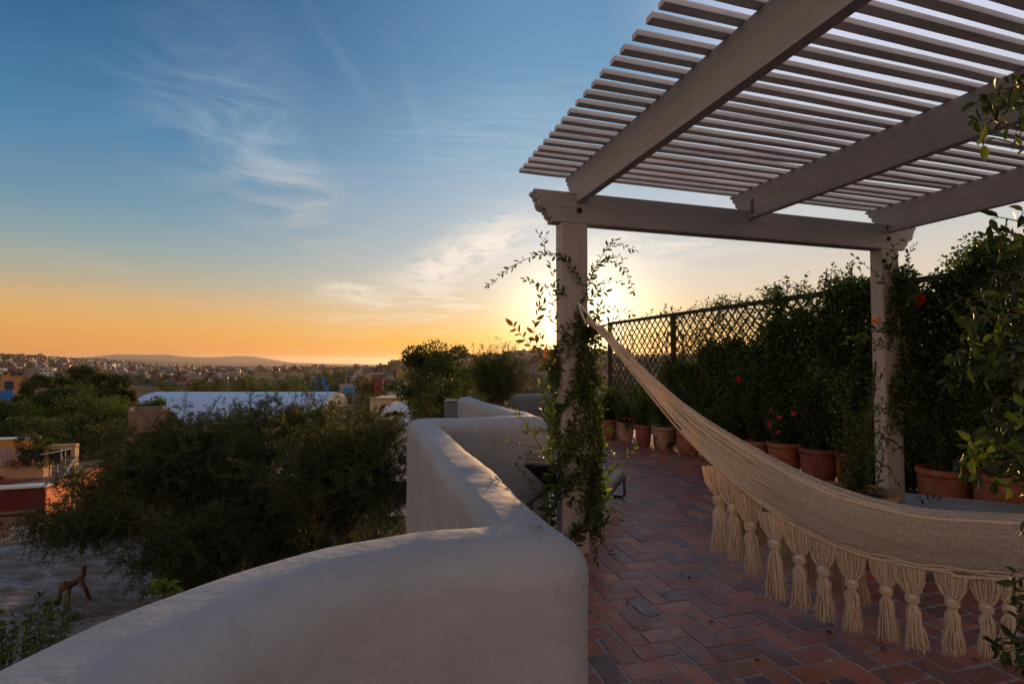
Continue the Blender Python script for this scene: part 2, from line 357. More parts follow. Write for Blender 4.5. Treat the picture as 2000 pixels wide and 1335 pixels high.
# ---- leaves, written with numpy
def unit(a): return a/np.maximum(np.linalg.norm(a, axis=1, keepdims=True), 1e-9)
def leaves(name, P, Dn, Ln, Wd, mat, parent=None, rng=None, hi=False, up=None, tint=None, world=True, fold=.25):
    P = np.asarray(P, float); Dn = unit(np.asarray(Dn, float)); n = len(P)
    rng = rng or np.random.default_rng(1)
    Ln = np.broadcast_to(Ln, (n,)).astype(float)[:, None]; Wd = np.broadcast_to(Wd, (n,)).astype(float)[:, None]
    q = rng.normal(size=(n, 3)) if up is None else np.asarray(up)+rng.normal(size=(n, 3))*.45
    S = unit(np.cross(Dn, q)); Nn = np.cross(S, Dn)
    if hi:
        prof = ((.0, .0, 0), (.22, .36, .0), (.5, .5, -.03), (.78, .33, -.10))
        mid = [P+Dn*Ln*t+Nn*Ln*z for t, _, z in prof]; tip = P+Dn*Ln+Nn*Ln*-.2
        Vs = [mid[0]]
        for (t, h, z), m in list(zip(prof, mid))[1:]:
            Vs += [m+S*Wd*h+Nn*Wd*fold, m, m-S*Wd*h+Nn*Wd*fold]
        Vs.append(tip); k = 11
        F4 = [(1,2,5,4),(2,3,6,5),(4,5,8,7),(5,6,9,8)]; F3 = [(0,2,1),(0,3,2),(7,8,10),(8,9,10)]
    else:
        Vs = [P, P+Dn*Ln*.5+S*Wd*.5+Nn*Wd*fold, P+Dn*Ln, P+Dn*Ln*.5-S*Wd*.5+Nn*Wd*fold]; k = 4
        F4 = []; F3 = [(0,1,2),(0,2,3)]
    V = np.stack(Vs, 1).reshape(-1, 3)
    off = (np.arange(n)*k)[:, None]
    idx = []; tot = []
    if F4: a = np.concatenate([off+np.array(f) for f in F4], 1).reshape(-1); idx.append(a); tot.append(np.full(len(F4)*n, 4))
    a = np.concatenate([off+np.array(f) for f in F3], 1).reshape(-1); idx.append(a); tot.append(np.full(len(F3)*n, 3))
    idx = np.concatenate(idx).astype(np.int32); tot = np.concatenate(tot).astype(np.int32)
    st_ = np.concatenate([[0], np.cumsum(tot)[:-1]]).astype(np.int32)
    me = bpy.data.meshes.new(name); me.vertices.add(len(V)); me.vertices.foreach_set('co', V.astype(np.float32).ravel())
    me.loops.add(len(idx)); me.loops.foreach_set('vertex_index', idx)
    me.polygons.add(len(tot)); me.polygons.foreach_set('loop_start', st_); me.polygons.foreach_set('loop_total', tot)
    me.update(calc_edges=True)
    at = me.attributes.new('tint', 'FLOAT', 'POINT'); tv = rng.random(n) if tint is None else tint
    at.data.foreach_set('value', np.repeat(tv, k).astype(np.float32))
    me.materials.append(mat); o = bpy.data.objects.new(name, me); COL.objects.link(o)
    if parent is not None:
        if world: put(o, parent)
        else: o.parent = parent
    return o
HD = Vector((.9578, .2873, 0)); RD = Vector((-.2873, .9578, 0)); UZ = Vector((0, 0, 1))   # pergola axes

# ================================================================== terrace
def arc(cx, cy, r, a0, a1, n): return [(cx+r*math.cos(R(a0+(a1-a0)*i/n)), cy+r*math.sin(R(a0+(a1-a0)*i/n))) for i in range(n+1)]
WALLPATH = [(-.86, -3.2), (-.86, -2), (-.855, -1), (-.85, 0)]+arc(.1, .7, .95, 180, 90, 26)+[(-.83, 4.85), (.22, 5.2), (-.67, 7.8)]
def in_poly(x, y, poly):
    c = False; j = len(poly)-1
    for i in range(len(poly)):
        xi, yi = poly[i]; xj, yj = poly[j]
        if (yi > y) != (yj > y) and x < (xj-xi)*(y-yi)/(yj-yi)+xi: c = not c
        j = i
    return c
FLOOR = WALLPATH+[(-.4, 11.0), (2.3, 11.8), (3.1, 11.8), (5.9, 3.0), (7.2, -.6), (7.2, -3.2)]
mb = MB(); n = len(FLOOR)
mb.add([(x, y, -.0040) for x, y in FLOOR]+[(x, y, -6.4) for x, y in FLOOR], [tuple(range(n))]+[(i, (i+1) % n, n+(i+1) % n, n+i) for i in range(n)])
M['mortar'] = pm('mortar', (.40,.36,.33), (.26,.235,.215), 12, .85, .002, 120)
deck = mb.build('terrace_floor', M['mortar'], fixn=False); tag(deck, kind='structure')
# bricks: herringbone, every brick its own worn block inside one paving mesh
m, nt, b = nmat('handmade_brick'); tc = N(nt, 'ShaderNodeTexCoord'); v = tc.outputs['Object']
at = N(nt, 'ShaderNodeAttribute', attribute_name='bc')
soot = mr_(nt, nz(nt, v, 5.5, 5, .6, .8), .50, .66)
c1 = mixc(nt, mth(nt, 'MULTIPLY', soot, .72), at.outputs['Color'], (.10,.09,.10))
c1 = mixc(nt, mth(nt, 'MULTIPLY', mr_(nt, nz(nt, v, 11, 4, .6), .54, .74), .5), c1, (.33,.24,.19))
c1 = mixc(nt, mth(nt, 'MULTIPLY', mr_(nt, nz(nt, v, 70, 3, .6), .62, .72), .6), c1, (.05,.035,.03))
L(nt, c1, b.inputs['Base Color']); b.inputs['Specular IOR Level'].default_value = .5
L(nt, mr_(nt, nz(nt, v, 6, 4), .3, .7, .30, .52), b.inputs['Roughness'])
bp = N(nt, 'ShaderNodeBump'); bp.inputs['Distance'].default_value = 1
L(nt, mth(nt, 'ADD', mth(nt, 'MULTIPLY', nz(nt, v, 14, 5, .6), .006), mth(nt, 'MULTIPLY', nz(nt, v, 150, 4, .7), .0012)), bp.inputs['Height']); L(nt, bp.outputs[0], b.inputs['Normal'])
M['brick'] = m
rg = random.Random(5)
BL, BW, G = .247, .1235, .0062
V, Fc, Cc = [], [], []
o0 = Vector((.648, 2.62, 0))
pal = [(.30,.078,.042), (.36,.105,.050), (.25,.060,.036), (.30,.105,.060), (.22,.075,.055), (.38,.13,.062), (.20,.078,.066), (.28,.10,.066)]
U = .1265
def brick(cx, cy, along):
    p = o0+HD*cx+RD*cy
    if not in_poly(p.x, p.y, FLOOR): return
    if p.y < .9 or p.x < .15*p.y-.35 and p.y < 5 and p.x < -.6: return
    a, b_ = (BL/2-G*rg.uniform(.3,1.1), BW/2-G*rg.uniform(.3,1.1))
    if not along: a, b_ = b_, a
    an = rg.gauss(0, .012); ca, sa_ = math.cos(an), math.sin(an)
    zt = rg.gauss(0, .0007); tx, ty = rg.gauss(0, .007), rg.gauss(0, .007)
    near_ = p.y < 6.5
    ns = 5 if near_ else 1
    ring = []
    for (x0, y0), (x1, y1) in (((-a,-b_),(a,-b_)), ((a,-b_),(a,b_)), ((a,b_),(-a,b_)), ((-a,b_),(-a,-b_))):
        for k in range(ns):
            t = k/ns; x, y = x0+(x1-x0)*t, y0+(y1-y0)*t
            if k == 0 and near_: x *= .985; y *= .985
            jx = rg.gauss(0, .0017) if near_ else 0; jy = rg.gauss(0, .0017) if near_ else 0
            ring.append((x+jx, y+jy))
    base = len(V); nr = len(ring)
    for sc_, dz in ((1.0, -.014), (1.0, -.0022), (.0, 0)):
        for x, y in ring:
            if sc_ == 0:
                l = math.hypot(x, y); x2 = x-math.copysign(.005, x)*min(1, abs(x)/(a*.5)); y2 = y-math.copysign(.005, y)*min(1, abs(y)/(b_*.5)); z2 = dz
            else: x2, y2, z2 = x, y, dz
            q = p+HD*(x2*ca-y2*sa_)+RD*(x2*sa_+y2*ca)
            V.append((q.x, q.y, z2+zt+(tx*x2+ty*y2 if dz > -.01 else 0)))
    for r_ in range(2):
        for k in range(nr): Fc.append((base+r_*nr+k, base+r_*nr+(k+1) % nr, base+(r_+1)*nr+(k+1) % nr, base+(r_+1)*nr+k))
    Fc.append(tuple(base+2*nr+k for k in range(nr)))
    cc = tuple(.68*x+.32*y for x, y in zip(pal[rg.randrange(len(pal))], (.27,.09,.055))); g = rg.uniform(.95, 1.4); d = rg.random()
    cc = tuple(x*g for x in cc)
    if d < .12: cc = tuple(.35*x+.65*y for x, y in zip(cc, (.085,.075,.088)))
    Cc.extend([cc]*(3*nr))
# herringbone 90 degrees: L-shaped cells of unit U
for i in range(-70, 100):
    for j in range(-55, 55):
        # cell origin
        ox = (i+2*j)*U; oy = (i-2*j)*U
        if abs(ox) > 14 or abs(oy) > 14: continue
        brick(ox+U, oy+U/2, True)          # lies along HD
        brick(ox+U/2+0*U, oy+U+U, False)   # stands along RD
me = bpy.data.meshes.new('brick_paving'); me.from_pydata(V, [], Fc)
ca = me.attributes.new('bc', 'FLOAT_COLOR', 'POINT'); ca.data.foreach_set('color', np.concatenate([np.array(Cc), np.ones((len(Cc), 1))], 1).astype(np.float32).ravel())
me.materials.append(M['brick']); pav = bpy.data.objects.new('brick_paving', me); COL.objects.link(pav); tag(pav, kind='structure')

# ---- parapets: swept adobe walls with a rounded, hand-trowelled top
def sweep_wall(name, path, half, top, bottom, mat, seed=0, capr=.02, step=.05, amp=1.0, rs=.9):
    P = [Vector((x, y, 0)) for x, y in path]
    st_ = []                                           # stations: position, normal direction (angle)
    segs = [(P[i+1]-P[i]).normalized() for i in range(len(P)-1)]
    def nrm(d): return Vector((-d.y, d.x, 0))
    for i in range(len(P)-1):
        d = segs[i]; Lg = (P[i+1]-P[i]).length; k = max(1, int(Lg/step))
        
        curved = Lg < .09
        for j in range(k):
            if (j > 0 or i == 0) and not curved: st_.append((P[i]+d*(Lg*j/k), nrm(d)))
        if i < len(segs)-1:
            a0 = math.atan2(nrm(segs[i]).y, nrm(segs[i]).x); a1 = math.atan2(nrm(segs[i+1]).y, nrm(segs[i+1]).x)
            dd = (a1-a0+math.pi) % (2*math.pi)-math.pi; k = max(1, int(abs(dd)/R(7)))
            if abs(dd) < R(12):
                a = a0+dd/2; st_.append((P[i+1], Vector((math.cos(a), math.sin(a), 0)))); continue
            for j in range(k+1):
                a = a0+dd*j/k; st_.append((P[i+1], Vector((math.cos(a), math.sin(a), 0))))
    st_.append((P[-1], nrm(segs[-1])))
    # round end caps: fan the normal through 180 degrees is left to an end disc
    nprof = 15; prof = []
    for k in range(nprof+1):
        t = -1+2*k/nprof; a = t*math.pi/2
        rc, rv = (half, half*.86) if t < 0 else (.085, .085); s0 = -half+rc if t < 0 else half-rc; prof.append((s0+math.sin(a)*rc, top-rv*(1-math.cos(a))))
    low = [top-rs*half-.12, top-.5, top-.9, (top+bottom)/2, bottom]
    prof = [(-half, z) for z in low[::-1]]+prof+[(half, z) for z in low]
    V, F = [], []; n = len(prof)
    for p, nn in st_:
        for a, z in prof:
            q = p+nn*a
            k1 = noise.noise((q.x*1.1+seed, q.y*1.1, z*.8))*.022+noise.noise((q.x*3.3, q.y*3.3+seed, z*2.5))*.009+noise.noise((q.x*9, q.y*9, z*7+seed))*.003
            k1 *= amp
            zz = z+(noise.noise((p.x*1.6+seed, p.y*1.6, 7))*.018+noise.noise((p.x*5+seed, p.y*5, 3))*.007)*amp if z > top-.6 else z
            V.append(q+nn*(k1*(a/half) if abs(a) > .01 else 0)+Vector((0, 0, zz-z+k1*.4*(1-abs(a)/half)))+Vector((0, 0, z)))
            V[-1].z = V[-1].z if z > top-.6 else z
    for i in range(len(st_)-1):
        for k in range(n-1): F.append((i*n+k, i*n+k+1, (i+1)*n+k+1, (i+1)*n+k))
    F.append(tuple(range(n))); F.append(tuple((len(st_)-1)*n+k for k in range(n)))
    mb = MB(); mb.add(V, F); return mb.build(name, mat, smooth=True, fixn=False)
pw = sweep_wall('parapet_wall', WALLPATH, .150, EYE-.55, -6.5, M['wall'], 3)
tag(pw, 'winding white plaster parapet with rounded top in front of the pergola post', 'parapet wall')
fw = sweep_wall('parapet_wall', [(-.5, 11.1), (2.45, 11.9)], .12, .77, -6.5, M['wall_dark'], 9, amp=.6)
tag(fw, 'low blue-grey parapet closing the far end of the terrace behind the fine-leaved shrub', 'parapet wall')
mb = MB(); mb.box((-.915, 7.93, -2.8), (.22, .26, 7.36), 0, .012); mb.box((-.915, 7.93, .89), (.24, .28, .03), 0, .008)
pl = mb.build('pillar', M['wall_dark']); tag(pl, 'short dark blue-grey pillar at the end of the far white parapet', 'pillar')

# ================================================================== pergola
P1 = Vector((.48, 4.09, 0)); SP = 3.36; HB = EYE+1.10; HH = .24
pg = empty('pergola', P1)
tag(pg, 'whitewashed wooden pergola with open slat roof over the brick terrace', 'pergola')
def pp(s, r, z): return P1+HD*s+RD*r+UZ*z
def plank(name, s, r, z0, z1, ws, wr, mat=None, bev=.006):
    mb = MB(); mb.box((0,0,0), (ws, wr, z1-z0), 0, bev, ux=HD, uy=RD)
    o = mb.build(name, mat or M['wood_p']); o.parent = pg; o.location = pp(s, r, (z0+z1)/2)-P1; return o
for s, r in ((0, 0), (SP, 0), (0, -4.0), (2.05, -4.0)):
    plank('post', s, r, 0, HB, .225, .125)
def ogee():
    """outline of the carved end, from the top edge down: x outwards"""
    pts = [(.0, .0), (.055, 0), (.055, -.022)]
    pts += [(.055-.030*math.sin(t*math.pi/2), -.022-.045*(1-math.cos(t*math.pi/2))) for t in (.25,.5,.75,1)]
    pts += [(.012, -.067), (.012, -.085)]
    pts += [(.012-.050*(1-math.cos(t*math.pi/2)), -.085-.06*math.sin(t*math.pi/2)) for t in (.25,.5,.75,1)]
    pts += [(-.052, -.145), (-.052, -.165), (-.066, -.165)]
    pts += [(-.066-.035*(1-math.cos(t*math.pi/2)), -.165-.045*math.sin(t*math.pi/2)) for t in (.3,.65,1)]
    return pts+[(-.101, -HH)]
og = ogee()
def board(name, r0, t, s0, s1, z0):
    top = z0+HH
    poly = [(s1+x, top+z) for x, z in og]+[(s0-x, top+z) for x, z in og[::-1]]
    mb = MB(); mb.prism(poly, P1+RD*r0, HD, UZ, RD, t); o = mb.build(name, M['wood_h']); return put(o, pg)
for rr in (0, -4.0):
    board('header_board', rr-.064, .045, -.285, SP+.30, HB); board('header_board', rr+.022, .045, -.285, SP+.30, HB+.001)
RB, RT = EYE+1.262, EYE+1.525
def rafter(s):
    tail, hgt = .16, RT-RB
    z = RT; poly = [(-4.35, RB+.05), (-4.35, z), (tail, z), (tail, z-.022), (tail-.03, z-.035), (tail-.035, z-.07), (tail-.06, z-.08), (tail-.07, z-.12), (tail-.10, z-.14),
        (tail-.10, HB+HH+.003), (-.068, HB+HH+.003), (-.068, RB), (-3.93, RB), (-4.06, RB), (-4.25, RB+.004)]
    mb = MB(); mb.prism(poly, P1+HD*(s-.031), RD, UZ, HD, .062); return put(mb.build('rafter', M['wood_r']), pg)
for s in (.045, 1.70, SP): rafter(s)
rg = random.Random(8)
for k in range(37):
    r = .115-.1125*k+rg.gauss(0, .004)
    mb = MB(); n = 14; xs = [-.40+(SP+.82)*i/n for i in range(n+1)]
    a, b2 = rg.gauss(0, .004), rg.gauss(0, .003); lift = .010 if k in (6, 13) else 0
    V = []
    for x in xs:
        dz = a*math.sin(x*1.9)+b2*math.sin(x*4+k)+.004; dr = b2*math.sin(x*2.2+k)
        dz = abs(dz)*.6+(lift*max(0, math.sin((x-2)*1.5)) if x > 2 else 0)
        for u, h in ((-.026, 0), (.026, 0), (.026, .027), (-.026, .027)): V.append(P1*0+HD*x+RD*(r+dr+u)+UZ*(RT+.001+dz+h))
    F = [(i*4+q, i*4+(q+1) % 4, i*4+4+(q+1) % 4, i*4+4+q) for i in range(n) for q in range(4)]+[(0,1,2,3), (n*4,n*4+1,n*4+2,n*4+3)]
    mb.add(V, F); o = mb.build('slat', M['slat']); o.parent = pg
mb = MB()
def bolt(s, r, z, rad=.016, ln=.02):
    mb = MB(); c = pp(s, r, z); mb.tube([c, c-RD*ln], [rad, rad*.8], 12); mb.tube([c-RD*ln*.2+RD*0, c-RD*.003], rad*1.5, 12); return put(mb.build('bolt', M['bolt'], fixn=True), pg)
for s in (.04, SP-.02):
    bolt(s, -.066, HB+.10); bolt(s, -.066, HB+.215)
mb = MB(); mb.box(pp(1.667-.0, -.12, RB+.10)-HD*0, (.004, .035, .13), 0, 0, ux=HD, uy=RD)
put(mb.build('bracket', M['frame']), pg)

# ================================================================== hammock
HA = Vector((.53, 3.97, 0)); HDr = Vector((1.67, -1.75, 0)); HN = Vector((HDr.y, -HDr.x, 0)).normalized()   # HN: sideways, away from the lens
if HN.y < 0: HN = -HN
def kx(x):
    q = (x-1000)/1000; return (3.97*q-.53)/(1.67+1.75*q)
top_px = [(1165,620),(1200,664),(1250,712),(1300,762),(1350,802),(1400,836),(1480,882),(1560,926),(1640,960),(1740,988),(1850,1004),(1990,1003)]
bot_px = [(1165,634),(1215,697),(1260,748),(1300,800),(1345,850),(1385,889),(1425,926),(1500,984),(1570,1028),(1640,1062),(1750,1089),(1870,1107),(1990,1112)]
def zof(lst):
    o = []
    for x, y in lst:
        k = kx(x); p = HA+HDr*k; o.append((k, px(x, y, p.y).z))
    return o
zt, zb = zof(top_px), zof(bot_px)
KM = 1.03
def zint(lst, k):
    k = KM-abs(k-KM)*1.0 if k > KM else k
    ks = [a for a, _ in lst]; zs = [b for _, b in lst]
    return float(np.interp(k, ks, zs))
def smooth(lst, k): return sum(zint(lst, k+d)*w_ for d, w_ in ((-.06,.2),(-.03,.2),(0,.2),(.03,.2),(.06,.2)))
def hw(k):
    kk = min(k, 2*KM-k); t = max(0, min(1, (kk-.06)/.75)); return .012+.10*t*t*(3-2*t)
def hsec(k, u):
    """cloth cross-section: u 0 near edge, .55 first ridge, .72 fold, .8 back ridge, 1 far edge"""
    a, b_ = smooth(zt, k), smooth(zb, k); h = a-b_; wd = hw(k)
    kk = min(k, 2*KM-k)
    us = [0, .12, .3, .45, .55, .62, .70, .78, .9, 1]
    ss = [-1.0, -1.12, -1.05, -.75, -.42, -.12, .12, .45, .9, 1.05]
    hs = [0, .14, .46, .78, .975, .93, .90, 1.0, .62, .18]
    s = float(np.interp(u, us, ss))*wd; hh = float(np.interp(u, us, hs))*h
    p = HA+HDr*k+HN*s
    return Vector((p.x, p.y, b_+hh))
m, nt, b = nmat('cotton_weave'); tc = N(nt, 'ShaderNodeTexCoord'); uvn = N(nt, 'ShaderNodeUVMap')
v = uvn.outputs[0]; sx = N(nt, 'ShaderNodeSeparateXYZ'); L(nt, v, sx.inputs[0])
wob = nz(nt, v, 30, 3)
l1 = mth(nt, 'ABSOLUTE', mth(nt, 'SINE', mth(nt, 'ADD', mth(nt, 'MULTIPLY', sx.outputs[1], 270), mth(nt, 'MULTIPLY', wob, 7))))
l2 = mth(nt, 'ABSOLUTE', mth(nt, 'SINE', mth(nt, 'ADD', mth(nt, 'MULTIPLY', sx.outputs[0], 620), mth(nt, 'MULTIPLY', nz(nt, v, 22, 3), 16))))
hgt = mth(nt, 'ADD', mth(nt, 'MULTIPLY', l1, .6), mth(nt, 'MULTIPLY', l2, .5))
n3 = nz(nt, tc.outputs['Object'], 70, 4, .7)
mp = N(nt, 'ShaderNodeMapping'); mp.inputs[3].default_value = (230, 46, 1); L(nt, v, mp.inputs[0])
col = mixc(nt, mth(nt, 'MULTIPLY', mr_(nt, nz(nt, mp.outputs[0], 1.0, 3, .6), .42, .60), .85), (.95,.83,.64), (.80,.66,.48))
col = mixc(nt, mr_(nt, hgt, .06, .42, .7, 0), col, (.42,.32,.21))
L(nt, col, b.inputs['Base Color']); b.inputs['Roughness'].default_value = .95; b.inputs['Specular IOR Level'].default_value = .1
bp = N(nt, 'ShaderNodeBump'); bp.inputs['Distance'].default_value = .009; L(nt, mth(nt, 'ADD', hgt, mth(nt, 'MULTIPLY', n3, .8)), bp.inputs['Height']); L(nt, bp.outputs[0], b.inputs['Normal'])
tr = N(nt, 'ShaderNodeBsdfTranslucent'); L(nt, col, tr.inputs[0]); mx = N(nt, 'ShaderNodeMixShader'); mx.inputs[0].default_value = .25
L(nt, b.outputs[0], mx.inputs[1]); L(nt, tr.outputs[0], mx.inputs[2]); L(nt, mx.outputs[0], nt.nodes['Material Output'].inputs[0]); M['cloth'] = m
m, nt, b = nmat('cotton_string'); tc = N(nt, 'ShaderNodeTexCoord')
col = mixc(nt, mr_(nt, nz(nt, tc.outputs['Object'], 60, 4, .7), .35, .7), (.93,.83,.66), (.74,.61,.44)); L(nt, col, b.inputs['Base Color'])
b.inputs['Roughness'].default_value = .9; b.inputs['Specular IOR Level'].default_value = .15
tr = N(nt, 'ShaderNodeBsdfTranslucent'); tr.inputs[0].default_value = (.9,.66,.38,1); mx = N(nt, 'ShaderNodeMixShader'); mx.inputs[0].default_value = .35
L(nt, b.outputs[0], mx.inputs[1]); L(nt, tr.outputs[0], mx.inputs[2]); L(nt, mx.outputs[0], nt.nodes['Material Output'].inputs[0]); M['string'] = m
hm = empty('hammock', HA+UZ*1.9)
tag(hm, 'cream cotton hammock with tasselled fringe slung from the pergola post over the bricks', 'hammock')
# woven body
K0, K1 = kx(1372), 2*KM-kx(1372); NK, NU = 230, 44
V, UV = [], []
rgh = random.Random(3)
for i in range(NK+1):
    k = K0+(K1-K0)*i/NK
    for j in range(NU+1):
        u = j/NU; p = hsec(k, u)
        rip = noise.noise((k*5, u*9, 1))*.012+noise.noise((k*16, u*30, 4))*.004+noise.noise((k*60, u*14, 9))*.0016
        e_ = min(1, (k-K0)/.2, (K1-k)/.2); V.append(p-HN*rip*(.3+.7*max(e_, 0))+UZ*rip*.3); UV.append((k, u))
F = [(i*(NU+1)+j, i*(NU+1)+j+1, (i+1)*(NU+1)+j+1, (i+1)*(NU+1)+j) for i in range(NK) for j in range(NU)]
mb = MB(); mb.add(V, F); body = mb.build('woven_body', M['cloth'], smooth=True, fixn=False)
uvl = body.data.uv_layers.new(name='UVMap'); li = np.zeros(len(body.data.loops), np.int32); body.data.loops.foreach_get('vertex_index', li)
uvl.data.foreach_set('uv', np.array(UV, np.float32)[li].ravel()); put(body, hm)
sd = body.modifiers.new('s', 'SOLIDIFY'); sd.thickness = .005; sd.offset = 0
# strings of both ends and cords running along the cloth
mb = MB()
for j in range(46):
    u = j/45; du = rgh.gauss(0, .012); pts = []
    kk_ = kx(1500)+rgh.uniform(-.06, .05)
    for i in range(30):
        k = .035+(kk_-.035)*i/29; p = hsec(k, min(1, max(0, u+du))); s = min(1, k/.12)
        c = hsec(k, .5)
        if u > .07: pts.append(c+(p-c)*s-HN*(.004+.004*noise.noise((k*30, j, 0)))+UZ*.002*noise.noise((k*40, j, 5)))
        else: pts.append(c+(p-c)*s-UZ*.022*math.sin(min(1, k/kk_)*math.pi))
    mb.tube(pts, .0034, 4)
put(mb.build('end_strings', M['string'], smooth=True, fixn=False), hm); mb = MB()
for j in range(40):
    u = j/39; pts = []
    for i in range(10):
        k = 2*KM-.035-(kx(1400)-.035)*i/9; c = hsec(k, .5); p = hsec(k, u); s = min(1, (2*KM-k)/.12); pts.append(c+(p-c)*s)
    mb.tube(pts, .0034, 3)
put(mb.build('end_strings', M['string'], smooth=True, fixn=False), hm)
mb = MB()
for j, (u, r_) in enumerate(((0, .008), (.035, .0055), (.075, .0045), (.52, .009), (.56, .006), (.80, .009), (1, .007), (.965, .005))):
    pts = []
    for i in range(150):
        k = K0-.05+(K1-K0+.1)*i/149; p = hsec(k, u); w_ = .004*math.sin(k*75+j*2) if j in (1, 2) else 0
        pts.append(p-HN*.005+UZ*(w_+.003*noise.noise((k*12, j, 2))-(.016*abs(math.sin(k*19)) if j == 0 and k > .9 else 0)))
    mb.tube(pts, r_, 6)
for i in range(520):                                     # short cross loops make the surface read as weave
    k = rgh.uniform(K0+.02, K1-.1); u0 = rgh.uniform(.02, .5); pts = [hsec(k+.004*math.sin(q*2.1), u0+q*.012)-HN*.004 for q in range(5)]
    mb.tube(pts, .0016, 3)
put(mb.build('edge_cords', M['string'], smooth=True, fixn=False), hm)
# wrapped neck and rope triangle
mb = MB()
hk = px(1129, 590, 3.985); nk = hsec(.04, .5)
for i in range(16):
    k = .03+.006*i; c = hsec(k, .5); t = (hsec(k+.01, .5)-c).normalized(); a = t.cross(UZ).normalized(); b_ = a.cross(t)
    mb.tube([c+(a*math.cos(q)+b_*math.sin(q))*.019 for q in np.linspace(0, 6.4, 12)], .004, 5)
put(mb.build('wrapping', M['string'], smooth=True, fixn=False), hm); mb = MB()
for i in range(8):
    k = .155+.005*i; c = hsec(k, .5); t = (hsec(k+.01, .5)-c).normalized(); a = t.cross(UZ).normalized(); b_ = a.cross(t); rr = .02
    mb.tube([c+(a*math.cos(q)+b_*math.sin(q))*rr for q in np.linspace(0, 6.4, 12)], .0035, 5)
put(mb.build('wrapping', M['string'], smooth=True, fixn=False), hm)
mb = MB(); e1 = nk+HN*.03+UZ*.02; e2 = nk-HN*.04-UZ*.028
mb.tube([hk, (hk+e1)/2+UZ*.006, e1, e2, (hk+e2)/2-UZ*.006, hk], .0085, 8)
put(mb.build('hanging_ring', M['rope'], smooth=True, fixn=False), hm)
# tassels
def tassel(seed, hang=.145, skirt=.20):
    rg = random.Random(seed); mb = MB(); wt = .062
    kn = Vector((rg.gauss(0, .004), rg.gauss(0, .004), -hang))
    for j in range(26):                                   # fan of strings from the edge to the knot
        t = -1+2*j/25; a = Vector((t*wt, rg.gauss(0, .003), rg.gauss(0, .003)))
        an = rg.uniform(0, 6.28); q = kn+Vector((t*.013, math.sin(an)*.011, .012))
        m1 = a.lerp(q, .45)+Vector((t*wt*.22, rg.gauss(0, .005), -.004)); m2 = a.lerp(q, .8)+Vector((t*.012, rg.gauss(0, .004), 0))
        mb.tube([a, m1, m2, q], .0030, 4, False)
    pr = [(.012,.024),(.022,.015),(.0265,.0),(.023,-.015),(.014,-.024)]
    o = len(mb.v); mb.lathe(kn, pr, 14, .08, seed)
    for z in (.010, .004, -.003, -.010): mb.tube([kn+Vector((math.cos(q)*.0258, math.sin(q)*.0258, z)) for q in np.linspace(0, 6.3, 14)], .003, 4)
    for j in range(88):
        an = rg.uniform(0, 6.283); r0 = .011*math.sqrt(rg.random()); r1 = .043*math.sqrt(rg.uniform(.12, 1)); ln = skirt*rg.uniform(.84, 1.03)
        c, s = math.cos(an), math.sin(an); pts = []
        w1, w2 = rg.gauss(0, .004), rg.gauss(0, .004)
        for q in (0, .2, .45, .7, .9, 1):
            rr = r0+(r1-r0)*(q**.75)+(.006 if q == .2 else 0); pts.append(kn+Vector((c*rr*1.05+w1*math.sin(q*6), s*rr+w2*math.sin(q*5+1), -.018-ln*q)))
        pts[-1] += Vector((rg.gauss(0, .006), rg.gauss(0, .006), rg.gauss(0, .002)))
        mb.tube(pts, [.0030,.0030,.0028,.0026,.0024,.0012], 4, False)
    me_o = mb.build('tassel', M['string'], smooth=True, fixn=False); return me_o
protos = [tassel(s, hg, sk) for s, hg, sk in ((1,.145,.205), (2,.135,.21), (3,.15,.195), (4,.14,.215))]
near_px = [1400, 1432, 1470, 1520, 1562, 1612, 1668, 1722, 1782, 1845, 1908, 1972]
ks = [kx(x) for x in near_px]; d = ks[-1]-ks[-2]
while ks[-1] < 1.75: ks.append(ks[-1]+d)
used = set(); yaw = math.atan2(HDr.y, HDr.x)
def place_t(k, u, i, zs=1.0):
    k += random.Random(i*3+1).gauss(0, .006); zs *= random.Random(i*7+2).uniform(.95, 1.05)
    pr = protos[i % 4]
    if i % 4 in used: o = pr.copy(); COL.objects.link(o)
    else: o = pr; used.add(i % 4)
    p = hsec(k, u); o.parent = hm; o.location = p-(HA+UZ*1.9)-UZ*.004-HN*.002; rz = yaw+random.Random(i).gauss(0, .18)
    tilt = random.Random(i+50).gauss(0, .03); s = zs; o.rotation_euler = (tilt, random.Random(i+9).gauss(0, .03), rz); o.scale = (s, s, s)
for i, k in enumerate(ks):
    D = (HA+HDr*k).y; place_t(k, 0, i, float(np.interp(k, [.42, .6, .8, 1.0], [1.32, 1.18, 1.02, .92])))
for i, x in enumerate((1418, 1448, 1492, 1540, 1590, 1640)):
    place_t(kx(x)+.02, 1, i+20, 1.2-.04*i)
# ================================================================== trellis
TA, TB = Vector((2.22, 11.6, 0)), Vector((5.25, 2.4, 0)); TD = (TB-TA).normalized(); TN = Vector((TD.y, -TD.x, 0)); TH = EYE+.85
if TN.x > 0: TN = -TN                                    # towards the terrace
tr_ = empty('trellis', TA); tag(tr_, 'dark brown diamond lattice trellis fence behind the row of flower pots', 'trellis')
TL = (TB-TA).length; bays = [0, 2.35, 4.75, 7.2, TL]
for t in bays:
    mb = MB(); mb.box((0,0,0), (.075, .075, TH-.03), 0, .004, ux=TD, uy=Vector((-TD.y, TD.x, 0))); o = mb.build('post', M['trellis']); o.parent = tr_; o.location = TD*t+UZ*(TH-.03)/2
mb = MB(); mb.box(TA+TD*TL/2+UZ*(TH), (TL+.1, .07, .06), 0, .004, ux=TD, uy=Vector((-TD.y, TD.x, 0))); put(mb.build('rail', M['trellis']), tr_)
